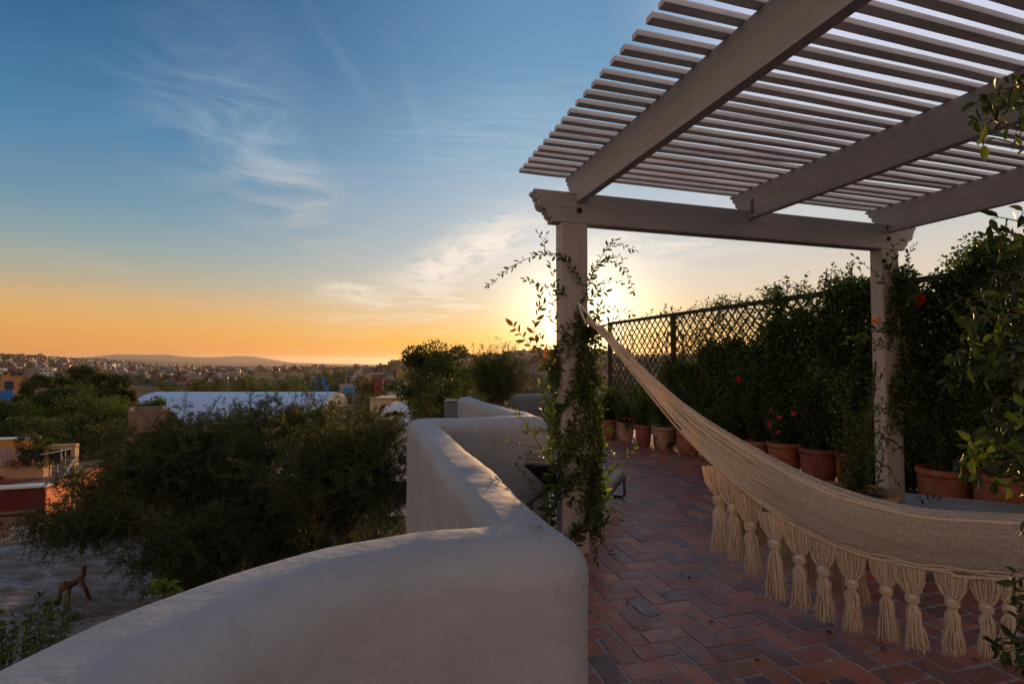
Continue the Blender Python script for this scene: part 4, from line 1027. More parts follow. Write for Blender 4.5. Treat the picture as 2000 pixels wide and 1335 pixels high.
def sled(a, b_, lean):
    mb = MB(); a0, b0 = Vector((a.x, a.y, .017))+lean, Vector((b_.x, b_.y, .017))+lean
    mb.tube([a+dn, a0+UZ*.03, a0+(b0-a0)*.04, b0+(a0-b0)*.04, b0+UZ*.03, b_+dn], .015, 8); put(mb.build('sled_leg', M['frame'], smooth=True), lg)
ax = (F_r-B_r).normalized(); sled(F_r-ax*.05, F_l-ax*.05, ax*.04); sled(B_r+(B_r-F_r)*.6, B_l+(B_l-F_l)*.6, -ax*.02)
# daybed by the right post
db = empty('daybed', (3.8, 3.9, 0)); tag(db, 'low grey cushioned daybed behind the hammock, right of the right pergola post', 'daybed')
a, b_, c_, d_ = pz(1760, 950, .36), pz(1975, 986, .36), pz(1995, 1012, .36), pz(1730, 1006, .36)
a = Vector((3.40, 4.50, .36)); b_ = Vector((4.45, 3.95, .36)); c_ = Vector((4.18, 3.36, .36)); d_ = Vector((3.02, 3.86, .36))
mb = MB(); quadbox(mb, [a, b_, c_, d_], .11); put(mb.build('cushion', M['cushion_g']), db)
mb = MB(); quadbox(mb, [x-UZ*.113 for x in (a, b_, c_, d_)], .05); put(mb.build('base_frame', M['frame']), db)
for q in (a, b_, c_, d_):
    ctr = (a+b_+c_+d_)/4; q = q+(ctr-q)*.08; mb = MB(); mb.box((q.x, q.y, .10), (.05, .05, .20), .4, .004); put(mb.build('leg', M['frame']), db)
# ================================================================== land
def hpx(D, y): return EYE-D*(y-705)/1000
AZ = [-9000, -1500, 0, 170, 330, 500, 700, 800, 880, 1080, 1300, 3000, 9000]
DS = [1, 30, 60, 120, 200, 300, 450, 600, 900, 1300, 2500, 5000, 9000, 16000, 40000]
prof = {
 0:   [-6.6,-7.2,-8,-9,-9,-8,-5,-1, 8, 14, -20,-48,-60,-110,-260],
 170: [-6.6,-7.2,-8,-10,-11,-10,-8,-6, -2, 3, -22,-50,-60,-110,-260],
 330: [-6.6,-7.4,-9,-12,-13,-13,-13,-13,-13,-14,-28,-50,-62,-110,-260],
 500: [-6.6,-7.4,-9,-12,-14,-15,-15,-15,-16,-18,-30,-50,-62,-110,-260],
 700: [-6.6,-7.4,-9,-12,-14,-14,-13,-13,-14,-18,-30,-50,-62,-110,-260],
 800: [-6.6,-7.4,-9,-12,-13,-10,-5,-.5,-8,-20,-34,-52,-64,-110,-260],
 880: [-6.6,-7.4,-9,-11,-11,-6, 1, 5, -6,-20,-34,-52,-64,-110,-260],
 1080:[-6.6,-7.4,-9,-10,-9,-3, 6, 10.2, 0,-18,-34,-52,-64,-110,-260]}
prof[-1500] = prof[0]; prof[-9000] = prof[0]; prof[1300] = prof[1080]; prof[3000] = prof[1080]; prof[9000] = prof[1080]
azr = [math.atan((a-1000)/1000) for a in AZ]; TAB = np.array([prof[a] for a in AZ], float); lD = np.log(DS)
def ground(x, y):
    D = max(1.0, math.hypot(x, y)); a = math.atan2(x, y); a = max(-1.47, min(1.45, a))
    dd = min(D*math.cos(a) if abs(a) < 1.2 else D*.36, 39999); dd = max(1.01, dd)
    i = int(np.searchsorted(azr, a))-1; i = max(0, min(len(azr)-2, i)); fa = (a-azr[i])/(azr[i+1]-azr[i]); fa = fa*fa*(3-2*fa)
    l = math.log(dd); j = int(np.searchsorted(lD, l))-1; j = max(0, min(len(lD)-2, j)); fd = (l-lD[j])/(lD[j+1]-lD[j])
    g = TAB[i, j]*(1-fa)*(1-fd)+TAB[i+1, j]*fa*(1-fd)+TAB[i, j+1]*(1-fa)*fd+TAB[i+1, j+1]*fa*fd
    if D > 60: g += noise.noise((x*.012, y*.012, 2))*min(1.6, (D-60)*.006)*(1 if D < 3000 else 3)
    return g
V, F = [], []
angs = list(np.radians(np.concatenate([np.arange(-180, -55, 9), np.arange(-55, 55, .55), np.arange(55, 180, 9)]))); rads = list(np.exp(np.linspace(math.log(2), math.log(45000), 150)))
for r in rads:
    for a in angs: x, y = r*math.sin(a), r*math.cos(a); V.append((x, y, ground(x, y)))
na = len(angs)
F = [(i*na+j, (i+1)*na+j, (i+1)*na+(j+1) % na, i*na+(j+1) % na) for i in range(len(rads)-1) for j in range(na)]
V.append((0, 0, -6.6)); c0 = len(V)-1; F += [(c0, j, (j+1) % na) for j in range(na)]
M['land'] = pm('dry_scrub_land', (.060,.055,.028), (.12,.085,.055), .02, .95, lo=.4, hi=.6)
m, nt, b = nmat('dry_land'); tc = N(nt, 'ShaderNodeTexCoord'); v = tc.outputs['Object']
c1 = mixc(nt, mr_(nt, nz(nt, v, .03, 8, .7), .42, .56), (.035,.042,.018), (.13,.095,.062))
c1 = mixc(nt, mr_(nt, nz(nt, v, .4, 5, .7), .5, .62), c1, (.05,.05,.025)); L(nt, c1, b.inputs['Base Color']); b.inputs['Roughness'].default_value = 1; b.inputs['Specular IOR Level'].default_value = .05
mb = MB(); mb.add(V, F); gd = mb.build('ground', m, smooth=True); tag(gd, kind='structure')
# far mountains
mtn = pm('mountain_scrub', (.022,.028,.045), (.04,.042,.055), .002, 1, spec=.05)
def ridge(name, D, pts, seed, depth, mat):
    xs = [a for a, _ in pts]; V, F = [], []; nx, ny = 200, 14; x0, x1 = xs[0], xs[-1]
    for j in range(ny+1):
        t = j/ny; s = math.sin(t*math.pi)**.8
        for i in range(nx+1):
            x = x0+(x1-x0)*i/nx; top = hpx(D, float(np.interp(x, xs, [b for _, b in pts]))); bse = ground(*(px(x, 700, D).xy))-25
            d = D-depth/2+depth*t; X = (x-1000)/1000*d; q = noise.noise((x*.03, t*3, seed))*.16+noise.noise((x*.1, t*8, seed))*.06
            V.append((X, d, bse+(top-bse)*max(0, s*(1+q*(1-s)))+noise.noise((x*.2, 1, seed))*D*.00035*s))
    F = [(j*(nx+1)+i, j*(nx+1)+i+1, (j+1)*(nx+1)+i+1, (j+1)*(nx+1)+i) for j in range(ny) for i in range(nx)]
    mb = MB(); mb.add(V, F); o = mb.build(name, mat, smooth=True); tag(o, kind='structure'); return o
ridge('mountains', 15000, [(-200,712),(60,705),(150,700),(175,697),(210,693.5),(232,691.5),(262,691.5),(287,692.5),(325,691.8),(345,694.5),(372,697),(410,697.5),(437,696.5),(462,694.5),(480,695),(500,696),(512,698.5),(545,703.5),(575,709),(640,711.5),(730,714)], 1, 3500, mtn)
ridge('mountains', 9500, [(-300,716),(100,706),(180,702),(240,701),(275,702),(320,705),(360,707),(430,709),(520,712),(620,715)], 5, 2500, mtn)
ridge('mountains', 11500, [(380,716),(450,708),(520,706),(600,709),(700,711),(760,713),(830,716)], 8, 2000, mtn)

# ================================================================== houses
def hmat(name, stops, lo=1.0):
    m, nt, b = nmat(name); oi = N(nt, 'ShaderNodeObjectInfo'); r = ramp(nt, oi.outputs['Random'], stops, 'CONSTANT')
    tc = N(nt, 'ShaderNodeTexCoord'); c = mixc(nt, mth(nt, 'MULTIPLY', mr_(nt, nz(nt, tc.outputs['Object'], .9, 5, .7), .4, .7), .4), r.outputs[0], (.12,.09,.07)); L(nt, c, b.inputs['Base Color'])
    b.inputs['Roughness'].default_value = .9; b.inputs['Specular IOR Level'].default_value = .2; return m
M['hw'] = hmat('painted_masonry', [(0,(.32,.26,.20)),(.10,(.22,.12,.08)),(.20,(.40,.36,.32)),(.30,(.33,.22,.15)),(.42,(.24,.10,.075)),(.50,(.40,.36,.32)),(.60,(.27,.22,.19)),(.70,(.44,.28,.13)),(.78,(.60,.57,.53)),(.86,(.34,.20,.15)),(.94,(.20,.24,.27))])
M['win'] = pm('dark_glass', (.02,.02,.024), (.03,.03,.035), 5, .25)
M['roofg'] = pm('grey_roof', (.26,.24,.22), (.18,.16,.15), .6, .9)
M['tile'] = pm('clay_tiles', (.30,.12,.07), (.2,.08,.05), 1.5, .9)
def colm(name, c, **k): M[name] = pm(name, c, tuple(x*.82 for x in c), 1.2, .85, **k); return M[name]
for nme, c in (('white_paint', (.72,.72,.74)), ('ochre_paint', (.44,.22,.065)), ('blue_paint', (.02,.16,.48)), ('bright_blue_paint', (.02,.24,.55)), ('dark_red_paint', (.22,.03,.025)), ('pale_green_paint', (.30,.36,.28)), ('cream_paint', (.50,.42,.27)),
    ('red_oxide_paint', (.10,.008,.010)), ('baked_sun_orange', (.70,.20,.06)), ('tan_paint', (.42,.27,.14)), ('stone', (.20,.13,.09)), ('lilac_paint', (.34,.26,.30))): colm(nme, c)
def house(name, blocks, mats, wins=True, rg=None, wh=1.1, trim=None, sill=False, tank=False, loc=(0,0,0), rz=0, parts=True, mono=False):
    """blocks: (cx, cy, w, d, z0, h, material index); windows on the fronts (-y) and the sides. One mesh when mono"""
    rg = rg or random.Random(1)
    root = empty(name) if not mono else None
    mbs = {k: MB() for k in ('wall', 'roof', 'window')}
    one = MB(); out = []
    for (cx, cy, w_, d_, z0, h, mi) in blocks:
        tgt = one if mono else mbs['wall']; tgt.mi = mi
        tgt.box((cx, cy, z0+h/2), (w_, d_, h))
        tgt.box((cx, cy-d_/2+.11, z0+h+.22), (w_+.08, .2, .46)); tgt.box((cx, cy+d_/2-.11, z0+h+.22), (w_+.08, .2, .46))
        tgt.box((cx-w_/2+.11, cy, z0+h+.22), (.2, d_-.42, .45)); tgt.box((cx+w_/2-.11, cy, z0+h+.22), (.2, d_-.42, .45))
        if mono: one.mi = 1; one.box((cx, cy, z0+h+.03), (w_-.45, d_-.45, .07))
        else: mbs['roof'].box((cx, cy, z0+h+.03), (w_-.45, d_-.45, .07))
        if wins:
            nf = max(1, int(h//2.9))
            for fl in range(nf):
                zc = z0+1.6+fl*2.9; nwn = max(1, int(w_//2.7))
                for i in range(nwn):
                    if rg.random() < .2: continue
                    x = cx-w_/2+(i+.5)*w_/nwn+rg.uniform(-.2, .2); ww = rg.choice((.9, 1.1, 1.4)); hh = rg.choice((wh, wh*1.2, 2.0 if fl == 0 else 1.2))
                    if mono: one.mi = 2; one.box((x, cy-d_/2-.01, zc), (ww, .08, hh)); one.mi = mi; one.box((x, cy-d_/2-.06, zc-hh/2-.06), (ww+.25, .14, .1))
                    else: out.append((x, cy-d_/2, zc, ww, hh))
                for s in (-1, 1):
                    if rg.random() < .6:
                        y = cy+rg.uniform(-.25, .25)*d_
                        if mono: one.mi = 2; one.box((cx+s*(w_/2+.01), y, zc), (.08, .9, 1.1))
                        else: mbs['window'].box((cx+s*(w_/2+.01), y, zc), (.08, .9, 1.1))
    if tank:
        b0 = blocks[0]; t = one if mono else mbs['wall']; t.mi = 0; zt0 = b0[4]+b0[5]
        t.tube([(b0[0]+b0[2]*.25, b0[1], zt0), (b0[0]+b0[2]*.25, b0[1], zt0+1.3)], [.55, .5], 10)
    if mono:
        o = one.build(name, mats); o.location = loc; o.rotation_euler = (0, 0, rz); return o
    root.location = loc; root.rotation_euler = (0, 0, rz)
    for k, nm in (('wall', 'wall'), ('roof', 'roof')):
        if mbs[k].v: mbs[k].build(nm, mats if k == 'wall' else mats[1]).parent = root
    if mbs['window'].v: mbs['window'].build('side_window', M['win']).parent = root
    for (x, y, z, ww, hh) in out:
        f = MB(); f.box((x, y-.02, z+hh/2+.05), (ww+.2, .14, .1)); f.box((x, y-.02, z-hh/2-.05), (ww+.3, .2, .1)); f.box((x-ww/2-.05, y-.02, z), (.1, .12, hh)); f.box((x+ww/2+.05, y-.02, z), (.1, .12, hh))
        wo_ = f.build('window', mats[0]); wo_.parent = root
        g = MB(); g.box((x, y-.005, z), (ww-.002, .05, hh-.002)); g.box((x, y-.04, z), (.05, .04, hh-.01)); gg = g.build('pane', M['win']); gg.parent = wo_
    return root
protos_h = []
for i in range(10):
    rg = random.Random(100+i); w_, d_ = rg.uniform(6, 11), rg.uniform(6, 10); h = rg.choice((3.2, 5.9, 5.9, 6.2, 8.8)); bl = [(0, 0, w_, d_, -4, h+4, 0)]
    if rg.random() < .6: s = rg.choice((-1, 1)); bl.append((s*w_*.5, rg.uniform(-1, 1), w_*.6, d_*.8, -4, 3.1+4+rg.choice((0, 2.8)), 0))
    if rg.random() < .55: bl.append((rg.uniform(-.2, .2)*w_, d_*.15, w_*.45, d_*.5, h-.05, 2.6, 0))
    bl = [(a, b, c, d, z+4, hh, m_) if z < 0 else (a, b, c, d, z, hh, m_) for a, b, c, d, z, hh, m_ in bl]
    bl = [(a, b, c, d, 0 if z == 0 else z, hh-(4 if z == 0 else 0), m_) for a, b, c, d, z, hh, m_ in bl]
    protos_h.append(house('house', bl, [M['hw'], M['roofg'] if i % 3 else M['tile'], M['win']], rg=rg, tank=rg.random() < .6, mono=True))
    # foundations down the slope
usedp = set(); COUNT = {}
def put_copy(protos, i, loc, rz, sc_, label, cat, group):
    key = (id(protos), i)
    if key in usedp: o = copy_tree(protos[i])
    else: o = protos[i]; usedp.add(key)
    o.location = loc; o.rotation_euler = (0, 0, rz); o.scale = (sc_, sc_, sc_) if isinstance(sc_, (int, float)) else sc_; tag(o, label, cat, group); return o
rg = random.Random(77); taken = []
def free(x, y, r):
    for a, b_, c_ in taken:
        if (a-x)**2+(b_-y)**2 < (r+c_)**2*.8: return False
    taken.append((x, y, r)); return True
def scatter_houses(n, xr, dr, label, group, skip=None, smin=.55, smax=.95):
    k = 0; tries = 0
    while k < n and tries < n*60:
        tries += 1; x = rg.uniform(*xr); D = math.exp(rg.uniform(math.log(dr[0]), math.log(dr[1])))
        if skip and skip(x, D): continue
        X = (x-1000)/1000*D
        if not free(X, D, 3.6): continue
        z = ground(X, D)-.6; s = rg.uniform(smin, smax)
        put_copy(protos_h, rg.randrange(10), (X, D, z), rg.gauss(0, .5)-math.atan2(X, D)*.6, s, label, 'house', group); k += 1
# beyond the houses one can tell apart, the rest of the town is one mass
def far_town():
    r2 = random.Random(9); mb = MB()
    for i in range(2600):
        t = r2.random()
        if t < .42: x, D = r2.uniform(-25, 205), math.exp(r2.uniform(math.log(340), math.log(1350)))
        elif t < .80: x, D = r2.uniform(190, 480), math.exp(r2.uniform(math.log(330), math.log(2200)))
        elif t < .9: x, D = r2.uniform(470, 720), math.exp(r2.uniform(math.log(900), math.log(3000)))
        elif t < .95: x, D = r2.uniform(690, 880), r2.uniform(330, 640)
        else: x, D = r2.uniform(900, 1230), r2.uniform(300, 620)
        X = (x-1000)/1000*D; s = r2.uniform(3.5, 8)*(1 if D < 900 else 1.4); h = r2.choice((2.6, 3, 5.4, 5.8)); z = ground(X, D)-.5
        mb.mi = r2.randrange(6); a = r2.gauss(0, .5)+.6; mb.box((X, D, z+h/2), (s, s*r2.uniform(.7, 1.2), h), a)
        if r2.random() < .4: mb.box((X+s*.2, D, z+h+1), (s*.4, s*.4, 2), a)
        if r2.random() < .7: mb.mi = 6; mb.box((X-math.sin(a)*-s*.52, D-math.cos(a)*s*.52, z+h*.6), (s*.5, .3, 1.1), a)
    tc_ = [pm('far_town_paint', c) for c in ((.22,.18,.15), (.18,.10,.07), (.40,.39,.385), (.13,.08,.06), (.20,.15,.11), (.16,.15,.148))]+[M['win']]
    o = mb.build('distant_town', tc_, fixn=False); tag(o, kind='stuff')
far_town()
# ================================================================== far trees
def crown(name, rad, hgt, n, mat, seed, clumps=26, ll=.5, base=.0, flat=.7, holes=True):
    """one crown: clumps of small leaf faces through an uneven volume"""
    rng = np.random.default_rng(seed); Pl, Dl, Tn = [], [], []
    for c in range(clumps):
        d = rng.normal(size=3); d /= np.linalg.norm(d); r = rng.uniform(.45, 1)**.5; ctr = d*np.array([rad, rad, hgt/2])*r*.82; ctr[2] += base+hgt/2
        m = int(n/clumps*rng.uniform(.5, 1.5)); cr = rad*rng.uniform(.16, .34); q = rng.normal(size=(m, 3)); q /= np.linalg.norm(q, axis=1, keepdims=True)
        q = q*(rng.random((m, 1))**.4)*np.array([cr, cr, cr*flat]); Pl.append(ctr+q); Dl.append(q/np.array([1, 1, .6])+rng.normal(size=(m, 3))*cr*.4); Tn.append(np.clip(rng.random(m)*.6+rng.uniform(0, .4), 0, 1))
    P = np.concatenate(Pl); lo_, hi_ = np.percentile(P[:, 2], 1), np.percentile(P[:, 2], 99.6); P[:, 2] = base+(P[:, 2]-lo_)/(hi_-lo_)*hgt; P[:, :2] *= rad/np.percentile(np.hypot(P[:, 0], P[:, 1]), 98)
    return leaves(name, P, np.concatenate(Dl), ll*rng.uniform(.6, 1.4, len(P)), ll*.6, mat, None, rng, tint=np.concatenate(Tn))
def tree(label, cat, X, D, z, H, rad, mat, n=2500, seed=0, ll=None, clumps=30, crown_h=None, group=None, name='tree', flat=.7, trunk_r=None, mk=True):
    e = empty(name, (X, D, z)); tag(e, label, cat, group); ch = crown_h or H*.72; rng = random.Random(seed)
    mb = MB(); tr = trunk_r or H*.028; fork = Vector((rng.gauss(0, .02)*H, rng.gauss(0, .02)*H, H-ch*.85))
    mb.tube([(0, 0, -.5), (fork.x*.4, fork.y*.4, fork.z*.5), fork], [tr*1.25, tr, tr*.85], 8)
    for i in range(7):
        a = rng.uniform(0, 6.28); rr = rad*rng.uniform(.4, .85); t = Vector((math.cos(a)*rr, math.sin(a)*rr, H-ch*rng.uniform(.2, .65))); md = fork.lerp(t, .5)+Vector((0, 0, ch*.05)); mb.tube([fork, md, t], [tr*.55, tr*.35, tr*.12], 6)
    o = mb.build('trunk', M['bark'], smooth=True, fixn=False); o.parent = e
    c = crown('crown', rad, ch, n, M[mat], seed+1, clumps, ll or rad*.11, H-ch, flat); c.parent = e; return e
ft = [tree(None, None, 0, 0, 0, H, r, m_, n, 300+i, clumps=cl_, crown_h=ch) for i, (H, r, m_, n, cl_, ch) in enumerate(
    ((7, 3.6, 'leaf_d', 1500, 22, 5.6), (8.5, 4.2, 'leaf_d', 1700, 26, 6.4), (6, 3.0, 'leaf_t', 1300, 18, 4.8), (9, 2.8, 'leaf_d', 1400, 20, 7.6), (5, 3.6, 'leaf_t', 1200, 18, 4.2)))]
cyp = [tree(None, None, 0, 0, 0, 13, 1.3, 'leaf_d', 1300, 330, clumps=26, crown_h=12.5)]
def far_tree(x, ytop, width, D, label, group, i=None, zoff=None):
    i = rg.randrange(5) if i is None else i
    X = (x-1000)/1000*D; z = ground(X, D)-.3; Hs = (7, 8.5, 6, 9, 5)[i]; Rs = (3.6, 4.2, 3.0, 2.8, 3.6)[i]
    H = EYE-(ytop-705)/1000*D-z; sz = max(.15, H/Hs); sx_ = width/2000*D/Rs
    return put_copy(ft, i, (X, D, z), rg.uniform(0, 6.28), (sx_, sx_, sz), label, 'tree', group)
def scatter_trees(n, xr, dr, hr, label, group):
    for k in range(n):
        x = rg.uniform(*xr); D = math.exp(rg.uniform(math.log(dr[0]), math.log(dr[1]))); X = (x-1000)/1000*D; s = rg.uniform(*hr)
        put_copy(ft, rg.randrange(5), (X, D, ground(X, D)-.5), rg.uniform(0, 6.28), (s, s, s*rg.uniform(.8, 1.15)), label, 'tree', group)

# ---- landmarks first (they reserve their ground)
def pxblock(x0, x1, yt, D): X = ((x0+x1)/2-1000)/1000*D; Wd = (x1-x0)/1000*D; z = EYE-(yt-705)/1000*D; return X, Wd, z
def landmark(name, label, x0, x1, yt, yb, D, mats, depth=8, extra=(), cat='house', wh=1.1, rz=0, tank=False, h_=None):
    X, Wd, zt_ = pxblock(x0, x1, yt, D); g = ground(X, D); zb_ = min(EYE-(yb-705)/1000*D, g)-.3; H = h_ or zt_-zb_
    bl = [(0, 0, Wd, depth, 0, H-.45, 0)]+[(ex*Wd, ey*depth, ew*Wd, ed*depth, H-.45 if ez is None else ez, eh, em) for ex, ey, ew, ed, ez, eh, em in extra]
    az_ = math.atan2(X, D); bl = [(a*math.cos(az_), b_, c_*math.cos(az_), d_, e_, f_, g_) for a, b_, c_, d_, e_, f_, g_ in bl]
    h = house(name, bl, mats, rg=random.Random(int(x0*7)), wh=wh, loc=(X+math.sin(az_)*depth/2, D+math.cos(az_)*depth/2, zt_-H), rz=rz-az_, tank=tank)
    taken.append((X, D+depth/2, max(Wd, depth)/2)); tag(h, label, cat); return h
Wm = [M['white_paint'], M['roofg']]
# long white school, two pieces
def school(x0, x1, yt, yb, D, steps, label):
    X, Wd, z = pxblock(x0, x1, yt, D); zb_ = EYE-(yb-705)/1000*D; e = empty('school_building', (X, D, zb_-4)); tag(e, label, 'building'); taken.append((X, D+6, Wd/2)); H = z-zb_
    mb = MB(); mb.box((0, 6, (H+4)/2), (Wd, 12, H+4))
    for (a, b_, hh) in steps: mb.box(((a+b_)/2*Wd-Wd/2, 6.2, H+4+hh/2), ((b_-a)*Wd, 10, hh))
    o = mb.build('wall', M['white_paint']); o.parent = e
    n = max(3, int(Wd/5.5))
    for fl in range(2):
        for i in range(n):
            if (i*7+fl*3) % 11 == 0: continue
            w2 = Wd/n; g = MB(); g.box((-Wd/2+(i+.5)*w2, -.03, 4+H*(.28+.46*fl)), (w2*.62, .12, H*.20)); q = g.build('window', M['win']); q.parent = e
school(76, 158, 722, 733, 520, ((.45, .98, 2.2),), 'long white two-storey building with rows of windows on the left hillside')
school(176, 224, 722, 733, 520, (), 'shorter white building with window rows, right of the long white one')
landmark('house', 'long grey building right of the white buildings on the left hillside', 225, 258, 722, 736, 530, [pm('grey_render', (.24,.22,.22)), M['roofg']], 12)
landmark('house', 'ochre yellow flat-roofed house at the left edge below the hillside', 4, 47, 735, 753, 170, [M['ochre_paint'], M['roofg']], 8, ((-.3, .1, .35, .6, None, 1.2, 0),))
landmark('house', 'mauve-brown walled house next to the ochre yellow one', 47, 68, 734, 750, 175, [M['stone'], M['roofg']], 8)
landmark('house', 'bright blue house with a small dome at the left edge among trees', 2, 28, 765, 784, 90, [M['blue_paint'], M['roofg'], M['white_paint']], 5, ((.25, .1, .5, .7, None, .8, 0),), tank=True)
landmark('house', 'tiny white house among the trees below the long white building', 104, 113, 744, 753, 130, Wm, 3)
landmark('house', 'blue house with a pale roof storey, left of two in the middle distance', 612, 645, 753, 766, 150, [M['blue_paint'], M['roofg'], M['white_paint']], 6, ((-.1, .2, .7, .6, None, 2.2, 0),))
landmark('house', 'bright blue house with a pinkish upper storey, right of two in the middle distance', 672, 694, 757, 768, 140, [M['bright_blue_paint'], M['roofg']], 5)
landmark('house', 'pinkish house directly behind the bright blue one', 664, 690, 750, 760, 150, [M['lilac_paint'], M['roofg']], 5, ((.2, 0, .3, .5, None, 1.5, 0),))
landmark('house', 'dark red house above the pale green one on the slope', 731, 748, 744, 757, 210, [M['dark_red_paint'], M['roofg']], 6, ((.2, .1, .4, .6, None, 1.6, 0),))
landmark('house', 'white house above the dark red one on the slope', 737, 750, 738, 744, 225, Wm, 5)
landmark('house', 'pale green and grey house behind the ochre wall', 753, 792, 766, 778, 100, [M['pale_green_paint'], M['roofg']], 4, ((.3, 0, .22, .6, None, .7, 0),))
landmark('house', 'white house glinting on the right slope in the hazy sunlight', 1009, 1028, 709, 718, 420, Wm, 8)
landmark('house', 'pale house behind the leafy branch on the right slope', 1048, 1072, 724, 733, 330, [M['cream_paint'], M['roofg']], 8)
landmark('house', 'tall white tower-like house with a pink neighbour on the left hillside', 86, 97, 704, 716, 640, Wm, 8)
# chapel with arched bell gable
X, Wd, z = pxblock(160, 167, 697, 800); e = empty('church', (X, 800, ground(X, 800)-2)); tag(e, 'church with an open arched bell gable on the left hill crest', 'church'); g = e.location.z; Hh = z-g
mb = MB(); mb.box((0, 6, (Hh-4)/2), (11, 14, Hh-4)); o = mb.build('wall', M['cream_paint']); o.parent = e
mb = MB(); n = 12; outer = [(-3, Hh-4.2), (-3, Hh-1.5)]+[(-3*math.cos(math.pi*k/n), Hh-1.5+1.5*math.sin(math.pi*k/n)) for k in range(1, n)]+[(3, Hh-1.5), (3, Hh-4.2), (1.2, Hh-4.2), (1.2, Hh-2)]+[(1.2*math.cos(math.pi*k/8), Hh-2+1.1*math.sin(math.pi*k/8)) for k in range(1, 8)]+[(-1.2, Hh-2), (-1.2, Hh-4.2)]
mb.prism(outer, (0, 0, 0), (1,0,0), (0,0,1), (0,1,0), 1.4); o = mb.build('bell_gable', M['cream_paint']); o.parent = e
# barrel-roofed sports hall
X, Wd, z = pxblock(268, 645, 765, 87.5); X, Wd, _ = pxblock(262, 640, 765, 82); hl = empty('sports_hall', (X, 78, -13)); tag(hl, 'long hall with a pale blue-white ribbed barrel roof beyond the feathery trees', 'hall'); taken.append((X, 84, 20))
zr = z+13; r_ = 9.0; V, F = [], []; nxs = 120
m, nt, b = nmat('ribbed_sheet_roof'); tc = N(nt, 'ShaderNodeTexCoord'); sx = N(nt, 'ShaderNodeSeparateXYZ'); L(nt, tc.outputs['Object'], sx.inputs[0])
rb_ = mth(nt, 'ABSOLUTE', mth(nt, 'SINE', mth(nt, 'MULTIPLY', sx.outputs[0], 7.2)))
L(nt, mixc(nt, mr_(nt, rb_, 0, .35), (.28,.40,.56), (.42,.57,.76)), b.inputs['Base Color']); b.inputs['Roughness'].default_value = .5; b.inputs['Metallic'].default_value = 0; M['sheet'] = m
for i in range(nxs+1):
    x = -Wd/2+Wd*i/nxs
    for k in range(25):
        a = R(18+144*k/24); V.append((x, 9.5-r_*1.05*math.cos(a), zr-r_*.72+r_*.72*math.sin(a)))
F = [(i*25+k, i*25+k+1, (i+1)*25+k+1, (i+1)*25+k) for i in range(nxs) for k in range(24)]
mb = MB(); mb.add(V, F); o = mb.build('roof', M['sheet'], smooth=True); o.parent = hl
mb = MB(); yw, zw = 9.5-r_*1.05*math.cos(R(18)), zr-r_*.72+r_*.72*math.sin(R(18))
mb.box((0, yw+.3, zw/2-.05), (Wd-.2, .3, zw)); mb.box((0, 19-yw-.3, zw/2-.05), (Wd-.2, .3, zw))
for s in (-1, 1):
    pl2 = [(9.5-r_*1.0*math.cos(R(18+144*k/16)), zr-r_*.72+r_*.70*math.sin(R(18+144*k/16))) for k in range(17)]; pl2 = [(pl2[0][0], 0)]+pl2+[(pl2[-1][0], 0)]
    mb.prism(pl2, (s*(Wd/2-.35), 0, 0), (0,1,0), (0,0,1), (1,0,0), .25)
o = mb.build('wall', M['cream_paint']); o.parent = hl
# ochre building with arches, and pale awnings before it
X, Wd, z = pxblock(723, 792, 778, 62); e = empty('arcade_building', (X, 62, -9)); tag(e, 'low ochre building with round arches between the feathery trees and the big round tree', 'building'); taken.append((X, 65, 4)); zz = z+9
mb = MB(); mb.box((0, 3.2, zz/2), (Wd, 6, zz)); mb.box((0, .14, zz+.06), (Wd+.1, .3, .14)); o = mb.build('wall', M['ochre_paint' if 0 else 'cream_paint']); o.parent = e
for i in (-.08, .14, .34):
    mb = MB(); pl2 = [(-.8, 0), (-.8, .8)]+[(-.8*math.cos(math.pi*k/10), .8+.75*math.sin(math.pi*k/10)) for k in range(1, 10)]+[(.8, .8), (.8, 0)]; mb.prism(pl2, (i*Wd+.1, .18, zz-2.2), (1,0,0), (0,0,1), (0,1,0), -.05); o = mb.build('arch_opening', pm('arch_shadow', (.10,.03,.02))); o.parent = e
def awning(x, y, wpx, D, label):
    p = px(x, y, D); wd = wpx/1000*D; mb = MB(); V = []; n = 14
    for i in range(n+1):
        for j in range(9):
            u, v2 = i/n*2-1, j/8; V.append((u*wd/2, v2*1.8, -.35*u*u+.45*v2-.12*abs(math.sin(i*math.pi/3.5))))
    mb.add(V, [(i*9+j, i*9+j+1, (i+1)*9+j+1, (i+1)*9+j) for i in range(n) for j in range(8)])
    e = empty('awning', p); tag(e, label, 'awning'); o = mb.build('canopy', M['white_paint'], smooth=True); o.parent = e; md = o.modifiers.new('s', 'SOLIDIFY'); md.thickness = .05
    mb = MB()
    for s in (-1, 1): mb.tube([(s*wd*.42, .2, -4.5), (s*wd*.42, .2, -.4)], .04, 6)
    o = mb.build('poles', M['frame']); o.parent = e
awning(772, 801, 62, 32, 'pale white awning roof below the arches, beside the big round tree'); awning(778, 836, 44, 24, 'white awning half hidden in the foliage left of the white parapet')
